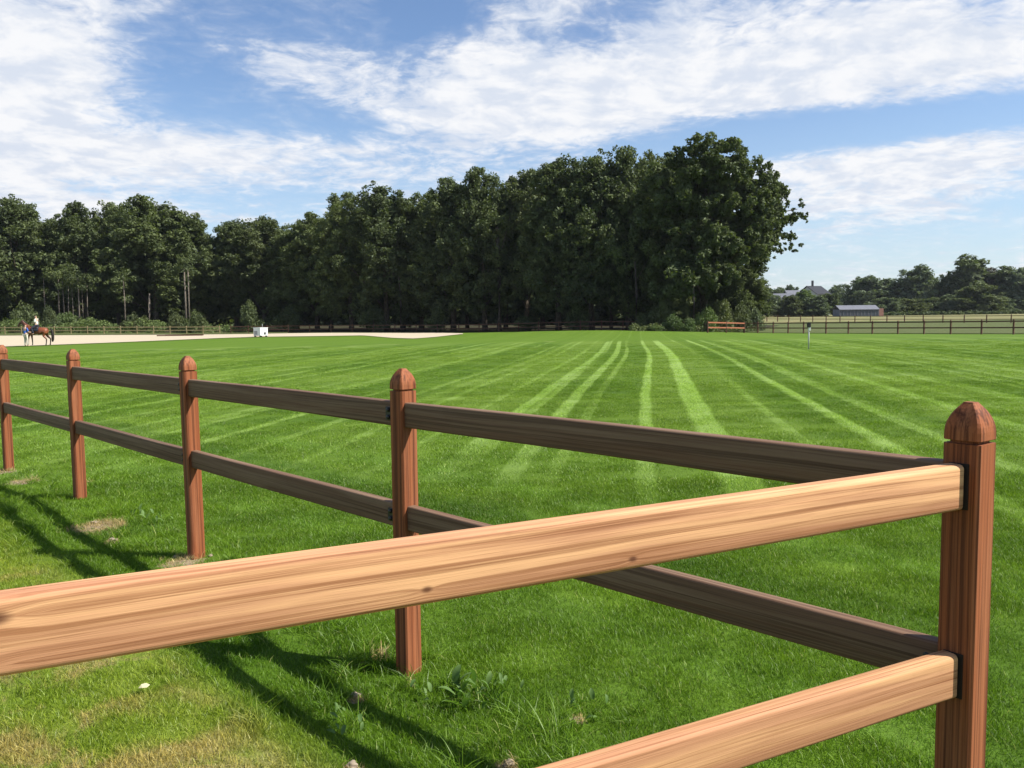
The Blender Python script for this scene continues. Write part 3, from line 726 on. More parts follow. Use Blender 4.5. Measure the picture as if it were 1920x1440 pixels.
for i, (px, top) in enumerate(deep):
    d = (160 if px < 560 else 140 - (px - 560) * .03) + rr.uniform(-4, 4)
    loc, H, Wd = at_tree(px, top + (46 if px in (318, 372) else 24), d, 118)
    plant('broadleaf_tree', VAR[(i * 2 + 1) % 5], loc, H, Wd * 1.1, rr.uniform(0, 6.28), M_LEAFD, M_BARK,
          'second row tree ' + DEEPW[i], 'tree', 'second row of the wood')
# the wood goes on behind as one mass
g_ = np.random.default_rng(5); cc = []; rd = []
for i in range(1300):
    t = g_.uniform(0, 1); px = -420 + 1810 * t; d = (182 if px < 560 else 182 - (px - 560) * .055) + g_.uniform(-5, 22)
    p = atd(px, 600, d); top_ = (4 if i % 2 else 14) if not 380 < px < 415 else 6
    cc.append((p.x, p.y, hz1(p.x, p.y) + g_.uniform(0, top_))); rd.append(g_.uniform(1.8, 3.2))
link('wood_interior', leaf_mesh('wood_interior', np.array(cc), np.array(rd), 75, .85, shell=.2, seed=77), M_LEAFD, label='dark depth of the wood behind the trees of its edge', cat='woodland', kind='stuff')

# the largest tree: its crown is built clump by clump
D0 = 96.0
outline = []
g_ = np.random.default_rng(9)
def inside(px, py):
    # upper dome, right shoulder and the skirt of low foliage
    if ((px - 1335) / 142) ** 2 + ((py - 404) / 117) ** 2 < 1: return True
    if 1215 < px < 1400 and 380 < py < 560 - (px > 1330) * (px - 1330) * .9: return True
    return False
cc = []; rd = []
while len(cc) < 340:
    px = g_.uniform(1195, 1478); py = g_.uniform(272, 575)
    if not inside(px, py): continue
    hw = math.sqrt(max(.05, 1 - ((px - 1335) / 150) ** 2)) * 8.0
    s_ = g_.choice([-1, 1], p=[.68, .32]) * (g_.uniform(0, 1) ** .5)
    d = D0 + s_ * hw
    p = atd(px, py, D0); cc.append((p.x * d / D0, d, p.z)); rd.append(g_.uniform(.6, 1.25))
for (px, py, r_) in ((1462, 352, .8), (1475, 385, .8), (1492, 382, .55), (1503, 404, .6), (1488, 404, .8), (1470, 420, .9), (1482, 440, .65), (1487, 458, .55), (1478, 468, .45), (1462, 440, .7), (1450, 452, .7), (1440, 468, .6),
                     (1440, 484, .38), (1455, 405, 1.1), (1440, 430, 1.0), (1420, 452, .9), (1455, 380, 1.1), (1405, 470, .7), (1418, 296, .8), (1436, 318, .8), (1385, 275, .8), (1350, 268, .8), (1318, 272, .9), (1290, 276, .8), (1262, 288, .9)):
    for k in range(5):
        d = D0 + g_.uniform(-1.8, 1.8); p = atd(px + g_.uniform(-9, 9), py + (13 if py < 330 else 3) + g_.uniform(-7, 7), D0); cc.append((p.x, d, p.z)); rd.append(r_ * g_.uniform(.32, .65))
cc = np.array(cc); p0 = atd(1318, 600, D0); gz = hz1(p0.x, p0.y); base = np.array([p0.x, p0.y, gz])
big = empty('broadleaf_tree', tuple(base), label='largest tree at the right end of the wood, one branch reaching out over the meadow', cat='tree', group='broadleaved trees along the edge of the wood')
link('crown', crown_mesh('crown', cc - base, rd, 210, .18, 230, 90, sub=6, shell=.3), M_LEAFD, big)
bm = bmesh.new()
add_tube(bm, [(0, 0, -.2), (.1, 0, 4), (-.1, .2, 9), (.2, 0, 15), (.3, 0, 20)], [.62, .48, .42, .26, .08], 12)
for k in range(26):
    c = Vector(cc[k * 6] - base); b0 = Vector((0, 0, max(4, min(15, c.z - 4)))); add_tube(bm, [b0, b0.lerp(c, .5) + Vector((0, 0, .6)), c], [.17, .11, .04], 5)
for (px, py) in ((1495, 392), (1480, 445), (1440, 470), (1460, 370)):
    c = atd(px, py, D0) - Vector(base); b0 = Vector((.2, 0, 10)); add_tube(bm, [b0, b0.lerp(c, .6) + Vector((0, 0, .8)), c], [.18, .12, .04], 6)
link('trunk', bm_mesh(bm, 'trunk', True), M_BARK, big)
for (px, top, d, w, v, mt_, lab) in ((1408, 490, 112, 84, 1, M_LEAF, 'round dark green tree tucked behind the low right side of the largest tree'),
                               (1362, 500, 101, 78, 3, M_LEAF, 'bushy lower tree under the right side of the largest tree'),
                               (1262, 512, 92, 60, 4, M_LEAFO, 'small greyish leafy tree in front of the trunk of the largest tree')):
    loc, H, Wd = at_tree(px, top, d, w); plant('broadleaf_tree', VAR[v], loc, H, Wd, rr.uniform(0, 6), mt_, M_BARK, lab, 'tree')

# slim bare-stemmed trees in front of the dark wood, pixel column, foot, stem top, distance
slim = [(83, 545, .10, 'leftmost slim grey stem beside the dark bush'), (109, 548, .12, 'pale stem standing second from the left in the clump of slim stems'), (118, 552, .10, 'third slim stem from the left in the clump, close to the second'), (128, 560, .08, 'thin stem in the middle of the clump, left of the very thin one'), (136, 565, .07, 'very thin short stem just left of the brightest stem'), (146, 545, .13, 'brightest and thickest stem of the clump of slim stems'), (155, 565, .07, 'very thin stem just right of the brightest stem'),
        (163, 560, .07, 'rightmost thin stem of the clump of slim stems'), (232, 545, .11, 'single slim pale stem in the dark between the stem clump and the stump'), (280, 575, .16, 'short thick pale stem cut off low in the wood'), (346, 525, .17, 'tallest pale twin stem near the round bush'),
        (352, 530, .12, 'thinner partner of the tallest pale stem near the round bush')]
for i, (px, top, r_, lab) in enumerate(slim):
    p = atd(px, top, 128); gz = hz1(p.x, p.y); H = p.z - gz + 2
    root = empty('slim_tree', (p.x, p.y, gz), label=lab or 'slim pale bare stem in the clump of stems left of the single stem', cat='tree', group='slim pale stems at the left of the wood')
    bm = bmesh.new(); add_tube(bm, [(0, 0, 0), (.05 * (i % 3 - 1), 0, H * .5), (.12 * (i % 2), 0, H)], [r_, r_ * .85, r_ * .6], 8)
    link('trunk', bm_mesh(bm, 'trunk', True), M_PALE, root)
    if top < 570:
        cl = np.array([(g_.normal() * .7, g_.normal() * .7, H + g_.uniform(-.6, 1.6)) for _ in range(7)])
        link('crown', leaf_mesh('crown', cl, np.full(7, .6), 60, .15, seed=500 + i), M_LEAF, root)
# long bare trunk in the middle and others that catch light
for (px, top, d, r_, lab) in ((934, 470, 108, .34, 'long bare trunk rising in the dark middle of the wood'), (1300, 560, 89, .10, 'slender pale trunk at the right end of the wood'), (750, 560, 116, .16, 'thin trunk in the dark wood behind the sand corner'),
                              (1192, 540, 94, .14, 'thin trunk left of the shrubs at the end of the wood')):
    p = atd(px, top, d); gz = hz1(p.x, p.y); H = p.z - gz + 3
    root = empty('slim_tree', (p.x, p.y, gz), label=lab, cat='tree')
    bm = bmesh.new(); add_tube(bm, [(0, 0, 0), (.1, 0, H * .5), (-.1, 0, H)], [r_ * 1.1, r_ * .85, r_ * .6], 9)
    add_tube(bm, [(0, 0, H * .7), (.9, .2, H * .9), (1.6, 0, H * 1.1)], [r_ * .4, r_ * .3, r_ * .1], 6)
    link('trunk', bm_mesh(bm, 'trunk', True), M_PALE if px == 1300 else M_BARK, root)
    cl = np.array([(g_.normal() * 1.1, g_.normal() * 1.0, H + g_.uniform(-1, 2)) for _ in range(8)])
    link('crown', leaf_mesh('crown', cl, np.full(8, .8), 70, .17, seed=600 + px), M_LEAF, root)

# shrubs
shr = [(92, 572, 122, 30, M_LEAFD, 'dark upright bush behind the rider at the left'), (366, 578, 119, 40, M_LEAF, 'round green bush on the bank below the twin pale stems'),
       (330, 588, 121, 40, M_LEAFO, 'low light bush left of the round green one'), (45, 565, 126, 60, M_LEAF, 'wide low shrub above the rider'), (120, 585, 125, 50, M_LEAFL, 'pale shrub at the foot of the slim stems'),
       (250, 586, 122, 46, M_LEAFO, 'low olive shrub on the bank beside the pale stump'),
       (468, 566, 120, 46, M_LEAF, 'leafy shrub in the shade behind the white crate'), (540, 572, 122, 50, M_LEAFD, 'dark shrub right of the white crate'),
       (820, 566, 112, 40, M_LEAF, 'shrub glimmering in the dark wood left of the long bare trunk'), (1085, 560, 100, 44, M_LEAF, 'shrub catching light below the tall third step of the wood'), (700, 576, 116, 60, M_LEAFD, 'wide dark shrub behind the narrow end of the sand'),
       (985, 590, 102, 44, M_LEAFD, 'low dark shrub right of the long bare trunk'),
       (1205, 585, 91, 40, M_LEAFO, 'grey green shrub at the left of the sunny undergrowth'), (1240, 560, 90, 52, M_LEAFO, 'tall greyish shrub of the sunny undergrowth'), (1262, 590, 87, 40, M_LEAFL, 'light green shrub beside the slender pale trunk'),
       (1325, 572, 90, 44, M_LEAFL, 'yellow green shrub right of the slender pale trunk'), (1352, 560, 94, 56, M_LEAFO, 'broad shrub above the orange rails'), (1388, 566, 95, 44, M_LEAFO, 'shrub just left of the bend of the far fence'),
       (1418, 580, 99, 34, M_LEAFF, 'small bush behind the bend of the far fence'), (1228, 608, 86, 34, M_LEAFL, 'tiny pale bush at the lawn edge below the undergrowth'), (1293, 596, 87, 30, M_LEAFL, 'tiny bright bush left of the orange rails')]
for i, (px, top, d, w, mt_, lab) in enumerate(shr):
    loc, H, Wd = at_tree(px, top, d, w); plant('shrub', LOWV[i % 4], loc, max(H, .6), Wd, rr.uniform(0, 6), mt_, M_BARK, lab, 'shrub')
# bramble bank behind the arena
cc = []; rd = []
for i in range(420):
    px = g_.uniform(-260, 470); d = g_.uniform(119, 125); p = atd(px, 600, d); h = max(.1, 1.55 - max(0, px - 330) * .009) * (1 + .25 * math.sin(px * .05))
    cc.append((p.x, p.y, hz1(p.x, p.y) + g_.uniform(.0, h))); rd.append(g_.uniform(.35, .75))
link('bramble_bank', leaf_mesh('bramble_bank', np.array(cc), np.array(rd), 60, .13, seed=78), M_FERN, label='long low bank of brambles and ferns behind the arena fence', cat='undergrowth', kind='stuff')
# low weeds at the foot of the undergrowth and along the verge
cc = []; rd = []
for i in range(300):
    px = g_.uniform(1180, 1420); d = 90 + g_.uniform(-2, 5) + (px - 1300) * .03; p = atd(px, 600, d)
    cc.append((p.x, p.y, hz1(p.x, p.y) + g_.uniform(0, .6 if px < 1330 else .3))); rd.append(g_.uniform(.2, .45))
link('undergrowth', leaf_mesh('undergrowth', np.array(cc), np.array(rd), 40, .10, seed=79), M_LEAFO, label='nettles and weeds at the sunny foot of the wood', cat='undergrowth', kind='stuff')

# ------------------------------------------------------------------ far trees on the right
far = [(1430, 548, 240, 44, 2, M_LEAFF, 'grey green bush cluster left of the pale farm buildings'), (1458, 540, 330, 50, 0, M_LEAFF, 'tree behind the pale barn roofs'), (1463, 562, 230, 52, 2, M_LEAFF, 'low dark bush in front of the pale barn'),
 (1492, 566, 225, 36, 1, M_LEAFO, 'low olive bush between the barn and the yellowish tree'), (1508, 545, 235, 42, 1, M_LEAFL, 'small yellowish green round tree in front of the farmhouse'), (1440, 551, 228, 50, 0, M_LEAFF, 'pale green bush below the left end of the barn'), (1482, 554, 226, 46, 2, M_LEAFO, 'low spreading bush hiding the wall of the barn'), (1530, 556, 224, 46, 1, M_LEAFF, 'small bush hiding the wall of the farmhouse'),
 (1552, 551, 232, 42, 0, M_LEAFD, 'small dark round tree at the right of the farmhouse'),
 (1569, 536, 330, 40, 1, M_LEAFF, 'distant tree rising right of the farmhouse roof'), (1484, 535, 360, 34, 2, M_LEAFF, 'distant thin tree top left of the farmhouse chimney'), (1600, 548, 300, 44, 0, M_LEAFF, 'dark tree at the left end of the glasshouse'),
 (1632, 519, 290, 92, 2, M_LEAFF, 'wide domed tree above the glasshouse'), (1660, 558, 235, 52, 0, M_LEAFF, 'round bush at the right end of the glasshouse'), (1690, 534, 285, 60, 0, M_LEAFD, 'dark tree right of the wide domed one'),
 (1720, 501, 280, 72, 1, M_LEAFF, 'tall rounded tree left of the conical ones'), (1708, 560, 238, 56, 2, M_LEAFO, 'olive bush at the foot of the tall rounded tree'), (1753, 522, 285, 44, 1, M_LEAFF, 'slim tree on the right shoulder of the tall rounded tree'),
 (1746, 558, 250, 56, 0, M_LEAFD, 'dark bush between the tall rounded tree and the conical ones'), (1781, 511, 275, 46, 1, M_LEAFD, 'narrow dark tree left of the tallest far crown'), (1820, 482, 270, 56, 3, M_LEAFD, 'tallest dark conical tree of the far tree line'),
 (1850, 506, 272, 44, 3, M_LEAFC, 'dark copper leaved tree leaning on the tallest conical one'), (1834, 533, 240, 76, 0, M_LEAFO, 'olive rounded tree in front of the tallest conical one'), (1790, 552, 245, 58, 2, M_LEAFF, 'broad low tree in front of the narrow dark one'),
 (1880, 503, 268, 54, 3, M_LEAFD, 'pointed dark tree second from the right edge'), (1872, 556, 248, 54, 2, M_LEAFF, 'low bush in front of the pointed dark tree'), (1918, 505, 262, 62, 1, M_LEAFF, 'tree cut by the right edge of the picture'),
 (1990, 500, 262, 80, 2, M_LEAFF, 'tree of the far line beyond the right edge'), (2080, 508, 262, 90, 0, M_LEAFD, 'last tree of the far line beyond the right edge')]
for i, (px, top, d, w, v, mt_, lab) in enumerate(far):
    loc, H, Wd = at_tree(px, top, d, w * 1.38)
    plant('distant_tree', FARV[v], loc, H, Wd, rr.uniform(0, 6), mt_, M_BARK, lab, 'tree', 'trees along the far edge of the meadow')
cc = []; rd = []
for i in range(500):
    px = g_.uniform(1420, 2150); d = g_.uniform(296, 320); p = atd(px, 580, d); hh = 3.5 if px < 1600 else 12
    cc.append((p.x, p.y, hz1(p.x, p.y) + g_.uniform(0, hh))); rd.append(g_.uniform(1.2, 2.2))
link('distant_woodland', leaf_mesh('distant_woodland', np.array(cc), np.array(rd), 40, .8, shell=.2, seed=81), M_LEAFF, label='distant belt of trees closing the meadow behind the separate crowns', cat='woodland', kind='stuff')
cc = []; rd = []
for i in range(330):
    px = g_.uniform(1640, 2100); d = g_.uniform(222, 226); p = atd(px, 580, d)
    cc.append((p.x, p.y, hz1(p.x, p.y) + g_.uniform(0, .7))); rd.append(g_.uniform(.4, .7))
link('field_hedge', leaf_mesh('field_hedge', np.array(cc), np.array(rd), 30, .3, seed=82), M_LEAFD, label='thin dark hedge along the far side of the meadow', cat='hedge')

# ------------------------------------------------------------------ farm buildings
def plain(name, c, rough=.8, var=.15, sc=1.5):
    mt, nt, b = newmat(name); n1 = noise(objc(nt), sc, 4, .6)
    setc(nt, b, mix(nt, n1.step(.3, .7), c, tuple(v * (1 - var) for v in c)), rough); return mt
M_WALL = plain('pale_render', (.42, .43, .45)); M_SLATE = plain('dark_slate', (.022, .024, .032)); M_GREYROOF = plain('grey_roof', (.14, .145, .17)); M_BRICK = plain('red_brick', (.26, .13, .10))
M_PANE = plain('dull_glass', (.07, .08, .10), .15); M_WHITE = plain('white_paint', (.80, .80, .80), .5, .08)
def gable(name, px, foot, wall_px, roof_px, w_px, d, depth, rz, mw, mr, label, cat, chim=None, nwin=3):
    p = atd(px, foot, d); gz = hz1(p.x, p.y) ; zb = min(gz, p.z); hw_ = atd(px, wall_px, d).z - zb; hr = atd(px, roof_px, d).z - zb; w = w_px * d / F
    root = empty(name, (p.x, p.y, zb), rz, label=label, cat=cat)
    bm = bmesh.new(); add_box(bm, (0, 0, hw_ / 2), (w, depth, hw_))
    for sy in (-1, 1):
        pass
    vs = [bm.verts.new(q) for q in ((-w / 2, -depth / 2, hw_), (-w / 2, depth / 2, hw_), (-w / 2, 0, hr - .15), (w / 2, -depth / 2, hw_), (w / 2, depth / 2, hw_), (w / 2, 0, hr - .15))]
    bm.faces.new(vs[:3]); bm.faces.new(vs[3:]); link('wall', bm_mesh(bm, 'wall'), mw, root)
    bm = bmesh.new(); o = .4
    for sy in (-1, 1):
        e = Vector((0, sy * (depth / 2 + o), hw_ - .1)); rg = Vector((0, 0, hr)); L_ = w / 2 + o
        q = [(-L_, e.y, e.z), (L_, e.y, e.z), (L_, 0, rg.z), (-L_, 0, rg.z)]
        a = [bm.verts.new(v) for v in q]; b_ = [bm.verts.new((v[0], v[1], v[2] + .16)) for v in q]
        bm.faces.new(a); bm.faces.new(b_)
        for k in range(4): bm.faces.new((a[k], a[(k + 1) % 4], b_[(k + 1) % 4], b_[k]))
    rf = link('roof', bm_mesh(bm, 'roof'), mr, root)
    if chim is not None:
        link('chimney', box_mesh('chimney', (chim * w, 0, hr + .7), (.55, .5, 2.4)), M_SLATE, rf)
    for k in range(nwin):
        x = (k + .5) / nwin * w - w / 2; y = -depth / 2 - .03
        f = link('window', box_mesh('window', (x, y, hw_ * .58), (1.3, .06, 1.3)), M_WHITE, root); link('pane', box_mesh('pane', (x, y - .03, hw_ * .58), (1.1, .05, 1.1)), M_PANE, f)
    return root
gable('farmhouse', 1525, 588, 552, 537, 34, 275, 8, R(28), M_WALL, M_SLATE, 'farmhouse with a steep dark slate roof and one chimney above the bushes', 'house', -.1)
gable('barn', 1468, 588, 564, 551, 34, 285, 8, R(-8), M_WALL, M_GREYROOF, 'long pale barn with a light grey roof left of the farmhouse', 'barn')
gable('outbuilding', 1490, 588, 560, 545, 36, 312, 8, R(8), M_WALL, M_GREYROOF, 'pale roofed outbuilding standing behind the farmhouse', 'barn', None, 2)
# low glazed shed
d = 215; p = atd(1604, 589, d); gz = hz1(p.x, p.y); w = 74 * d / F; hh = atd(1604, 573, d).z - gz
shed = empty('glasshouse', (p.x, p.y, gz), R(4), label='long low grey glasshouse with pale posts at the far side of the meadow', cat='greenhouse')
link('wall', box_mesh('wall', (0, 0, hh * .33), (w, 4, hh * .66)), plain('grey_cladding', (.17, .18, .22)), shed)
bm = bmesh.new()
for sy in (-1, 1):
    q = [(-w / 2 - .2, sy * 2.3, hh * .62), (w / 2 + .2, sy * 2.3, hh * .62), (w / 2 + .2, 0, hh), (-w / 2 - .2, 0, hh)]
    a = [bm.verts.new(v) for v in q]; b_ = [bm.verts.new((v[0], v[1], v[2] + .1)) for v in q]; bm.faces.new(a); bm.faces.new(b_)
    for k in range(4): bm.faces.new((a[k], a[(k + 1) % 4], b_[(k + 1) % 4], b_[k]))
link('roof', bm_mesh(bm, 'roof'), M_GREYROOF, shed)
pm = box_mesh('post', (0, -2.06, hh * .33), (.16, .12, hh * .66)); pn = box_mesh('pane', (0, -2.03, hh * .34), (w / 11 - .3, .06, hh * .45))
for k in range(12): link('post', pm, M_GREYROOF, shed, (-w / 2 + k * w / 11, 0, 0))
for k in range(11): link('pane', pn, M_PANE, shed, (-w / 2 + (k + .5) * w / 11, 0, 0))
link('end_wall', box_mesh('end_wall', (w / 2 + .7, 0, hh * .36), (1.2, 4.1, hh * .72)), M_BRICK, shed)

# ------------------------------------------------------------------ far post-and-rail fences
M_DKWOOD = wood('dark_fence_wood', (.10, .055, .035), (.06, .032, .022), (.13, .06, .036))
M_ORWOOD = wood('sunlit_orange_fence_wood', (.30, .115, .055), (.20, .07, .032), (.33, .13, .07))  # far fence timber with the sunlit orange tone put into its colour
M_YLWOOD = wood('sunlit_pale_fence_wood', (.36, .30, .15), (.24, .19, .10), (.32, .24, .12))  # paleness of rails in full sun, put into the wood colour
def rails(root, pts, zs, mp, mr, hp, th=.06, hr=.10, pw=.10, skip=()):
    o0 = Vector(root.location)
    pmesh = None
    for i, p in enumerate(pts):
        if pmesh is None:
            bm = bmesh.new(); add_box(bm, (0, 0, hp / 2 - .1), (pw, pw, hp + .2)); 
            r_ = bmesh.ops.create_cone(bm, cap_ends=True, segments=4, radius1=pw * .7, radius2=pw * .25, depth=pw * .8)
            bmesh.ops.transform(bm, matrix=Matrix.Translation((0, 0, hp + pw * .4)) @ Matrix.Rotation(math.pi / 4, 4, 'Z'), verts=r_['verts']); pmesh = bm_mesh(bm, 'post')
        q = pts[min(i + 1, len(pts) - 1)]; w_ = pts[max(i - 1, 0)]; an = math.atan2(q[1] - w_[1], q[0] - w_[0])
        link('post', pmesh, mp, root, Vector(p) - o0, (0, 0, an))
    for i, (a, b_) in enumerate(zip(pts, pts[1:])):
        a = Vector(a); b_ = Vector(b_)
        for z in zs:
            dv = b_ - a; me = box_mesh('rail', (dv.length / 2, 0, 0), (dv.length - pw, th, hr))
            o = link('rail', me, mr, root, a - o0 + Vector((0, 0, z)))
            o.rotation_euler = dv.to_track_quat('X', 'Z').to_euler()
def onground(px, d, py=600, dz=0):
    p = atd(px, py, d); return Vector((p.x, p.y, hz1(p.x, p.y) + dz))
# right boundary
px_post = [1395, 1421, 1450, 1478, 1507, 1549, 1591, 1636, 1684, 1733, 1783, 1841, 1901]
k_ = lambda px: 1 / (1 / 86 + (px - 1395) / 505 * (1 / 62.5 - 1 / 86))
pts = [onground(px, k_(px)) for px in px_post]
dv = pts[-1] - pts[-2]
for i in range(1, 9):
    q = pts[-1] + dv * 1.0; pts.append(Vector((q.x, q.y, hz1(q.x, q.y))))
f2 = empty('boundary_fence', tuple(pts[0]), label='dark brown two rail fence closing the far side of the lawn at the right', cat='fence')
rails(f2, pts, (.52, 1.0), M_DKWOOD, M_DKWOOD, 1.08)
# sunlit bend in front of the wood
pts = [onground(px, d) for px, d in ((1394, 86.5), (1362, 83.5), (1329, 86.5), (1300, 88.5))]
pts = [onground(1396, 85.2), onground(1362, 82.0), onground(1327, 79.0)]
f3 = empty('boundary_fence', tuple(pts[0]), label='short run of orange sunlit rails at the bend of the far fence', cat='fence')
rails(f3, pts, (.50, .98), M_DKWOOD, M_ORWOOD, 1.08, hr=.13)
pts = [onground(1404, 92), onground(1392, 87.5)]
# shaded run along the wood
pts = [onground(px, d) for px, d in ((1320, 91), (1283, 91.5), (1245, 92), (1207, 92.5), (1168, 93), (1128, 94), (1088, 95.5), (1048, 97), (1010, 98.5), (972, 100), (935, 102), (898, 104), (860, 106), (820, 108), (780, 110), (740, 112), (700, 113), (660, 114), (620, 115), (580, 115.5), (540, 116), (500, 116), (465, 116), (432, 116))]
f4 = empty('boundary_fence', tuple(pts[0]), label='dark rails running in deep shade along the foot of the wood', cat='fence')
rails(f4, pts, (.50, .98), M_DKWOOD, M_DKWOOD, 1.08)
# pale rails behind the arena
pts = [onground(px, 114.5) for px in range(-240, 431, 31)]
f5 = empty('arena_fence', tuple(pts[0]), label='pale sunlit rails along the green bank behind the sand arena', cat='fence')
rails(f5, pts, (.55, 1.0), M_YLWOOD, M_YLWOOD, 1.1, hr=.11)
# second fence across the meadow
pts = [onground(px, 1 / (1 / 165 + (px - 1400) / 560 * (1 / 118 - 1 / 165))) for px in (1400, 1419, 1438, 1458, 1479, 1501, 1524, 1549, 1575, 1603, 1632, 1663, 1696, 1731, 1768, 1808, 1850, 1896, 1946, 2000)]
f6 = empty('meadow_fence', tuple(pts[0]), label='thin brown fence line across the dry meadow further out', cat='fence')
rails(f6, pts, (.6, 1.1), M_DKWOOD, M_YLWOOD, 1.2, hr=.10, pw=.12)

# ------------------------------------------------------------------ marker post, crate, drag bar
p = atd(1516, 655, 36); gz = hz1(p.x, p.y)
mk = empty('marker_post', (p.x, p.y, gz), label='thin grey marker post with a small black box on its top, standing on the lawn', cat='post')
H = atd(1516, 607, 36).z - gz
bm = bmesh.new(); add_tube(bm, [(0, 0, -.1), (0, 0, H - .1)], .028, 12); link('pole', bm_mesh(bm, 'pole', True), plain('grey_pole', (.42, .43, .42), .4), mk)
link('sleeve', box_mesh('sleeve', (.02, 0, H * .80), (.10, .09, H * .16), .01), plain('pale_plastic', (.62, .63, .60), .4), mk)
link('head', box_mesh('head', (0, 0, H - .06), (.15, .12, .20), .02), M_IRON, mk); link('cap', box_mesh('cap', (0, 0, H + .055), (.18, .15, .02), .004), M_IRON, mk)

p = atd(489, 632, 87); gz = hz1(p.x, p.y) + .05
cr_ = empty('container', (p.x, p.y, gz), R(-33), label='white box shaped container with a short mast standing on the sand edge', cat='container')
link('body', box_mesh('body', (0, 0, .50), (1.05, 1.0, .78), .03), M_WHITE, cr_)
link('lid', box_mesh('lid', (0, 0, .925), (1.12, 1.07, .06), .015), M_WHITE, cr_)
for a in (-.4, .4):
    for b_ in (-.38, .38): link('foot', box_mesh('foot', (a, b_, .055), (.14, .14, .11)), M_IRON, cr_)
link('panel', box_mesh('panel', (-.15, -.515, .42), (.45, .03, .4), .005), plain('grey_panel', (.35, .35, .36)), cr_)
link('vent', box_mesh('vent', (.535, .1, .35), (.03, .3, .25), .005), plain('dark_vent', (.08, .08, .08)), cr_)
bm = bmesh.new(); add_tube(bm, [(.3, 0, .95), (.3, 0, 1.35)], .02, 8); link('mast', bm_mesh(bm, 'mast', True), plain('galvanised', (.4, .4, .4), .4), cr_)
p = atd(337, 630.5, 100); gz = hz1(p.x, p.y) + .05
db = empty('drag_bar', (p.x, p.y, gz), R(3), label='long dark levelling bar lying flat on the sand', cat='drag bar')
link('beam', box_mesh('beam', (0, 0, .07), (5.4, .14, .13), .01), M_DKWOOD, db); link('beam', box_mesh('beam', (.2, 1.0, .07), (4.6, .14, .13), .01), M_DKWOOD, db)
for x in (-1.8, 0, 1.8): link('crossbar', box_mesh('crossbar', (x, .5, .07), (.1, .88, .08)), M_IRON, db)

# ------------------------------------------------------------------ skin-grown figures
def skin(name, verts, edges, mat, parent=None, sub=2, root=0, loc=(0, 0, 0)):
    bm = bmesh.new(); ly = bm.verts.layers.skin.verify(); vs = []
    for i, (p, r_) in enumerate(verts):
        v = bm.verts.new(p); r_ = r_ if isinstance(r_, tuple) else (r_, r_); v[ly].radius = r_; v[ly].use_root = (i == root); vs.append(v)
    for a, b_ in edges: bm.edges.new((vs[a], vs[b_]))
    me = bpy.data.meshes.new(name); bm.to_mesh(me); bm.free()
    o = link(name, me, mat, parent, loc); s_ = o.modifiers.new('skin', 'SKIN'); s_.use_smooth_shade = True
    q = o.modifiers.new('sub', 'SUBSURF'); q.levels = sub; q.render_levels = sub
    return o
mt, nt, b = newmat('bay_coat'); o_ = objc(nt); x, y, z = sep(o_); n1 = noise(o_, 3, 4, .6)
lowd = z.step(.62, .42).max(x.step(.75, 1.2) * .75)
setc(nt, b, mix(nt, lowd, mix(nt, n1.step(.3, .7), (.22, .066, .026), (.13, .038, .017)), (.030, .018, .014)), .45, spec=.4); M_BAY = mt
M_MANE = plain('dark_mane', (.018, .013, .011), .6); M_SKINP = plain('skin', (.52, .32, .23), .6, .05); M_BLUE = plain('blue_shirt', (.04, .13, .50), .8); M_SHIRT = plain('white_shirt', (.66, .65, .60), .8)
M_NAVY = plain('navy_breeches', (.02, .022, .035), .8); M_HAIR = plain('brown_hair', (.07, .045, .03), .6); M_PADW = plain('dark_saddle_leather', (.02, .015, .014), .4); M_BEIGE = plain('beige_trousers', (.58, .52, .44), .8)

hp_ = atd(70, 648, 66.5); gz = hz1(hp_.x, hp_.y) + .05
horse = empty('horse', (hp_.x - .22, hp_.y + .6, gz), R(183), label='bay horse with dark mane and tail standing in profile on the sand at the left', cat='horse')
HV = [((-.55, 0, 1.28), (.30, .31)), ((-.15, 0, 1.20), (.30, .32)), ((.30, 0, 1.20), (.28, .31)), ((.62, 0, 1.28), (.24, .28)), ((.84, 0, 1.50), (.14, .24)), ((1.04, 0, 1.72), (.105, .18)), ((1.20, 0, 1.95), (.085, .12)),
      ((1.34, 0, 1.86), (.085, .11)), ((1.47, 0, 1.68), (.065, .08)), ((1.56, 0, 1.54), (.055, .065)),
      ((-.82, 0, 1.24), (.20, .24))]
HE = [(0, 1), (1, 2), (2, 3), (3, 4), (4, 5), (5, 6), (6, 7), (7, 8), (8, 9), (0, 10)]
def leg(ch, at):
    n = len(HV); HE.append((at, n))
    for i, c in enumerate(ch): HV.append(c); HE.append((n + i, n + i + 1)) if i < len(ch) - 1 else None
for s_ in (-1, 1):
    leg([((.60, .15 * s_, .98), .115), ((.63 + .05 * s_, .15 * s_, .74), .072), ((.64 + .08 * s_, .15 * s_, .47), .050), ((.64 + .09 * s_, .15 * s_, .16), .036), ((.67 + .09 * s_, .15 * s_, .04), .055)], 3)
    leg([((-.60, .17 * s_, 1.02), .165), ((-.52 + .06 * s_, .17 * s_, .82), .105), ((-.80 + .08 * s_, .17 * s_, .53), .055), ((-.76 + .08 * s_, .17 * s_, .17), .038), ((-.72 + .08 * s_, .17 * s_, .04), .055)], 0)
for s_ in (-1, 1): HV.append(((1.17, .06 * s_, 2.09), .022)); HE.append((6, len(HV) - 1))
skin('body', HV, HE, M_BAY, horse, root=0)
skin('tail', [((-1.00, 0, 1.36), .055), ((-1.10, 0, 1.20), .085), ((-1.14, 0, .85), .12), ((-1.13, 0, .5), .11), ((-1.10, 0, .28), .05)], [(0, 1), (1, 2), (2, 3), (3, 4)], M_MANE, horse)
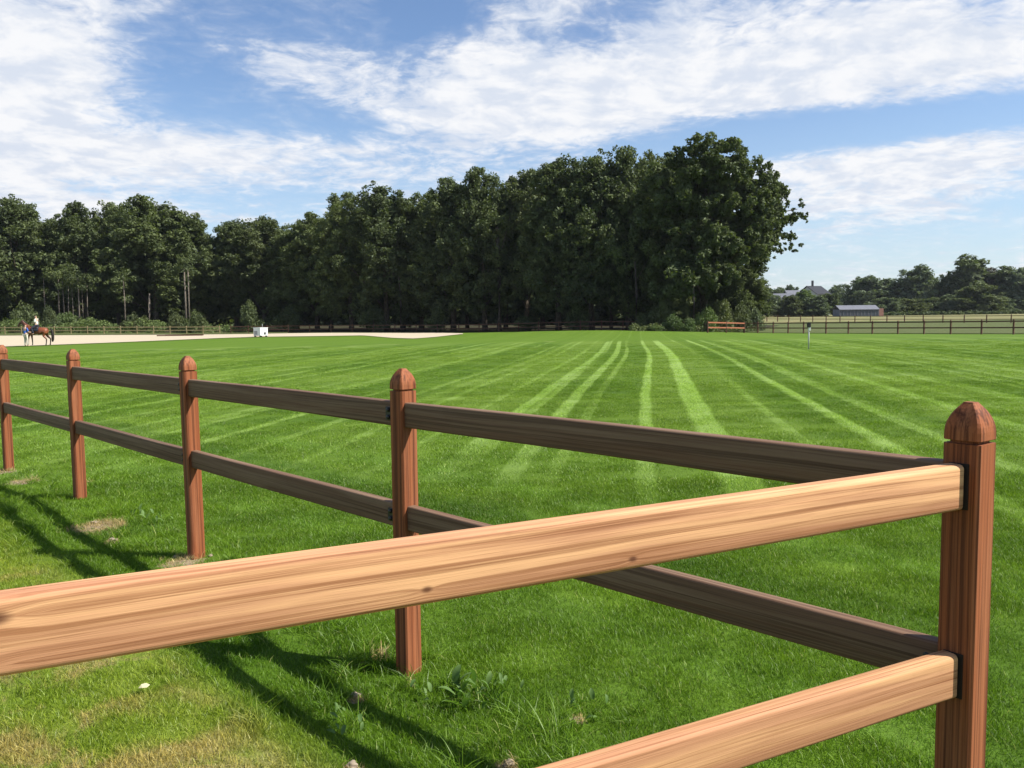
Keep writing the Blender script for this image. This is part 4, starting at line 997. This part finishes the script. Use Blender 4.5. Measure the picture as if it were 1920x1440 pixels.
skin('mane', [((1.19, 0, 2.07), (.03, .04)), ((1.03, 0, 1.93), (.04, .07)), ((.85, 0, 1.74), (.045, .085)), ((.66, 0, 1.56), (.03, .05))], [(0, 1), (1, 2), (2, 3)], M_MANE, horse)
bm = bmesh.new()
for i in range(9):
    pass
def shellpad(name, x0, x1, r0, a0, mat, zc=1.21, up=1.0):
    bm = bmesh.new(); N, Mx = 14, 7; g2 = []
    for i in range(Mx):
        x = x0 + (x1 - x0) * i / (Mx - 1); row = []
        for j in range(N):
            a = -a0 + 2 * a0 * j / (N - 1); row.append(bm.verts.new((x, math.sin(a) * r0, zc + math.cos(a) * r0 * up)))
        g2.append(row)
    for i in range(Mx - 1):
        for j in range(N - 1): bm.faces.new((g2[i][j], g2[i + 1][j], g2[i + 1][j + 1], g2[i][j + 1]))
    o = link(name, bm_mesh(bm, name, True), mat, horse); s_ = o.modifiers.new('thick', 'SOLIDIFY'); s_.thickness = .02; return o
shellpad('saddle_pad', -.18, .42, .345, R(95), M_NAVY); shellpad('saddle', -.10, .34, .37, R(60), M_PADW)
shellpad('girth', .30, .38, .338, R(178), M_PADW)
def person(name, loc, rz, J, shirt, trous, hair, label, sleeve_to=2, group=None):
    """J: joints dict"""
    root = empty(name, loc, rz, label=label, cat='person')
    K_ = ['pel', 'bel', 'che', 'nek', 'hed', 'top', 'shl', 'ell', 'wrl', 'hal', 'shr', 'elr', 'wrr', 'har', 'hil', 'knl', 'anl', 'tol', 'hir', 'knr', 'anr', 'tor']
    rad = dict(pel=(.13, .10), bel=(.12, .09), che=(.15, .10), nek=.05, hed=(.075, .09), top=(.065, .075), shl=.055, shr=.055, ell=.038, elr=.038, wrl=.026, wrr=.026, hal=.03, har=.03, hil=.085, hir=.085, knl=.055, knr=.055, anl=.038, anr=.038, tol=.035, tor=.035)
    vs = [(J[k], rad[k]) for k in K_]; ix = {k: i for i, k in enumerate(K_)}
    ed = [('pel', 'bel'), ('bel', 'che'), ('che', 'nek'), ('nek', 'hed'), ('hed', 'top'), ('che', 'shl'), ('shl', 'ell'), ('ell', 'wrl'), ('wrl', 'hal'), ('che', 'shr'), ('shr', 'elr'), ('elr', 'wrr'), ('wrr', 'har'),
          ('pel', 'hil'), ('hil', 'knl'), ('knl', 'anl'), ('anl', 'tol'), ('pel', 'hir'), ('hir', 'knr'), ('knr', 'anr'), ('anr', 'tor')]
    skin('body', vs, [(ix[a], ix[b_]) for a, b_ in ed], M_SKINP, root)
    def sub(nm, keys, edges, mat, grow):
        v = []
        for k in keys:
            r_ = rad[k]; r_ = (r_ if isinstance(r_, tuple) else (r_, r_)); v.append((J[k], (r_[0] + grow, r_[1] + grow)))
        skin(nm, v, [(keys.index(a), keys.index(b_)) for a, b_ in edges], mat, root)
    sub('shirt', ['pel', 'bel', 'che', 'shl', 'ell', 'shr', 'elr'], [('pel', 'bel'), ('bel', 'che'), ('che', 'shl'), ('shl', 'ell'), ('che', 'shr'), ('shr', 'elr')], shirt, .022)
    sub('trousers', ['pel', 'hil', 'knl', 'anl', 'hir', 'knr', 'anr'], [('pel', 'hil'), ('hil', 'knl'), ('knl', 'anl'), ('pel', 'hir'), ('hir', 'knr'), ('knr', 'anr')], trous, .016)
    h = Vector(J['hed']); t = Vector(J['top'])
    skin('hair', [(tuple(h + Vector((-.035, 0, .01))), (.07, .07)), (tuple(t + Vector((-.02, 0, .015))), (.08, .075))], [(0, 1)], hair, root)
    # face: nose and eyes
    bm = bmesh.new()
    for q, s_ in (((.10, 0, -.01), .016), ((.085, .03, .025), .010), ((.085, -.03, .025), .010)):
        r_ = bmesh.ops.create_uvsphere(bm, u_segments=8, v_segments=6, radius=s_); bmesh.ops.translate(bm, vec=h + Vector(q), verts=r_['verts'])
    link('face', bm_mesh(bm, 'face', True), M_SKINP, root)
    return root
std = dict(pel=(0, 0, .95), bel=(0, 0, 1.12), che=(.0, 0, 1.34), nek=(0, 0, 1.48), hed=(.02, 0, 1.60), top=(.01, 0, 1.70), shl=(0, .17, 1.40), ell=(.06, .23, 1.14), wrl=(.24, .20, 1.02), hal=(.33, .18, 1.00),
           shr=(0, -.17, 1.40), elr=(.06, -.22, 1.14), wrr=(.26, -.20, 1.10), har=(.35, -.18, 1.12), hil=(0, .09, .90), knl=(.03, .10, .50), anl=(-.02, .10, .09), tol=(.13, .11, .04), hir=(0, -.09, .90), knr=(.06, -.10, .50), anr=(.06, -.10, .09), tor=(.20, -.11, .04))
pp = atd(49, 647, 65); gz = hz1(pp.x, pp.y) + .05
person('person', (pp.x, pp.y, gz), R(70), std, M_BLUE, M_BEIGE, M_HAIR, 'person in a blue shirt and pale trousers standing beside the head of the bay horse')
rid = dict(pel=(0, 0, 0), bel=(.01, 0, .18), che=(.03, 0, .40), nek=(.04, 0, .54), hed=(.07, 0, .66), top=(.06, 0, .76), shl=(.03, .17, .46), ell=(.08, .22, .22), wrl=(.30, .14, .16), hal=(.38, .10, .16),
           shr=(.03, -.17, .46), elr=(.08, -.22, .22), wrr=(.30, -.14, .16), har=(.38, -.10, .16), hil=(.03, .14, -.03), knl=(.28, .37, -.28), anl=(.10, .38, -.68), tol=(.26, .40, -.72), hir=(.03, -.14, -.03), knr=(.28, -.37, -.28), anr=(.10, -.38, -.68), tor=(.26, -.40, -.72))
hm = Matrix.Rotation(R(183), 4, 'Z'); rl = hm @ Vector((.06, 0, 0))
person('person', (horse.location.x + rl.x, horse.location.y + rl.y, horse.location.z + 1.66), R(183), rid, M_SHIRT, M_NAVY, M_HAIR, 'rider in a white shirt and dark breeches sitting on the bay horse')

# ------------------------------------------------------------------ small things on the ground near the fence
def weed(loc, n, size, rz, label, spread=.12, seed=0, group=None):
    q = random.Random(seed); root = empty('weed', loc, rz, label=label, cat='weed', group=group)
    for k in range(n):
        a = q.uniform(0, 6.28); L_ = size * q.uniform(.6, 1.25); w = L_ * q.uniform(.34, .5); bm = bmesh.new(); rows = []
        for i in range(6):
            t = i / 5; ww = w * math.sin(math.pi * min(.97, .08 + t * .9)) ** .8 * .5 + .001
            zc = math.sin(t * 1.9) * L_ * .35
            rows.append([bm.verts.new((t * L_, -ww, zc + ww * .35)), bm.verts.new((t * L_, 0, zc)), bm.verts.new((t * L_, ww, zc + ww * .35))])
        for r0, r1 in zip(rows, rows[1:]):
            for j in range(2): bm.faces.new((r0[j], r1[j], r1[j + 1], r0[j + 1]))
        me = bm_mesh(bm, 'leaf', True)
        at = me.attributes.new('rnd', 'FLOAT', 'FACE'); v_ = q.uniform(0, 1); at.data.foreach_set('value', [v_] * len(me.polygons))
        rr2 = q.uniform(0, spread); b2 = q.uniform(0, 6.28); zb = q.uniform(.01, .06)
        link('leaf', me, M_WEED, root, (math.cos(b2) * rr2, math.sin(b2) * rr2, zb), (q.uniform(-.4, .4), q.uniform(-.9, -.1), a))
    return root
for i, (px, py, n, s_, sp_, lab) in enumerate(((890, 1312, 20, .058, .11, 'broad leaved weed clump growing right of the second post'), (858, 1290, 5, .065, .03, 'tall pair of pale leaves behind the broad leaved clump'), (790, 1300, 8, .032, .08, 'small leaved weed just right of the foot of the second post'),
      (655, 1372, 9, .030, .07, 'small pale leaved weed in the strip between the rail shadows'), (945, 1300, 9, .035, .08, 'small weed on the right side of the broad leaved clump'), (1090, 1345, 10, .034, .10, 'low weed near the small sandy spot below the corner rail'),
      (640, 1340, 6, .028, .06, 'tiny clover like weed left of the second post shadow'), (300, 985, 9, .055, .12, 'weed growing between the third post and the soil patches'), (262, 975, 7, .05, .12, 'weed beside the bare soil left of the third post'))):
    p = atz(px, py, .0); weed((p.x, p.y, hz1(p.x, p.y)), n, s_, 0, lab, sp_, i)
mt, nt, b = newmat('pale_stone'); n1 = noise(objc(nt), 60, 4, .6); setc(nt, b, mix(nt, n1, (.20, .16, .11), (.32, .26, .19)), .9, n1, .5, .004); M_STONE = mt
def stone(px, py, s_, lab, seed):
    p = atz(px, py, .0); bm = bmesh.new(); bmesh.ops.create_icosphere(bm, subdivisions=3, radius=s_ * .75); q = random.Random(seed); ph = [q.uniform(0, 6) for _ in range(6)]
    for v in bm.verts:
        c = v.co.normalized(); k = 1 + .18 * math.sin(c.x * 4 + ph[0]) + .15 * math.sin(c.y * 5 + ph[1]) + .12 * math.sin(c.z * 6 + ph[2] + c.x * 3); v.co = Vector((c.x * 1.2, c.y, c.z * .6)) * s_ * .75 * k
    link('stone', bm_mesh(bm, 'stone', True), M_STONE, None, (p.x, p.y, hz1(p.x, p.y) + s_ * .25), (0, 0, q.uniform(0, 6)), label=lab, cat='stone')
stone(667, 1291, .022, 'pale stone lying in the rail shadow below the second post', 1); stone(716, 1211, .020, 'pale sandy stone just left of the second post', 2); stone(660, 1436, .026, 'stone at the bottom edge left of the middle', 3)
stone(955, 1436, .026, 'brownish stone at the bottom edge between the rail shadows', 4); stone(212, 1016, .03, 'clod of pale soil left of the third post', 5); stone(178, 985, .028, 'small pale clod at the far side of the soil patch', 6)
stone(330, 1052, .022, 'pale clod at the left foot of the third post', 7); stone(395, 1050, .018, 'pale clod at the right foot of the third post', 8)
# fallen pale leaf on the dry turf
p = atz(270, 1303, 0); bm = bmesh.new(); vs = [bm.verts.new(v) for v in ((-.02, 0, 0), (-.008, -.011, .006), (.01, -.010, .004), (.024, 0, .008), (.01, .011, .012), (-.008, .010, .010))]; bm.faces.new(vs)
lf = link('fallen_leaf', bm_mesh(bm, 'fallen_leaf'), plain('dry_leaf', (.45, .42, .25)), None, (p.x, p.y, hz1(p.x, p.y) + .035), (.2, .1, .6), label='single pale fallen leaf on the dry turf below the long rail', cat='leaf')
s_ = lf.modifiers.new('thick', 'SOLIDIFY'); s_.thickness = .0008

# ------------------------------------------------------------------ the air
hm_ = bpy.data.materials.new('haze'); hm_.use_nodes = True; hn = hm_.node_tree
hn.nodes.remove(hn.nodes['Principled BSDF']); pv = hn.nodes.new('ShaderNodeVolumePrincipled')
pv.inputs['Color'].default_value = (.80, .87, .95, 1); pv.inputs['Density'].default_value = .00008; pv.inputs['Anisotropy'].default_value = .2
hn.links.new(pv.outputs[0], hn.nodes['Material Output'].inputs['Volume'])
link('haze', box_mesh('haze', (0, 0, 15), (7600, 7600, 38)), hm_, kind='stuff', label='thin pale summer haze over the whole place', cat='haze')
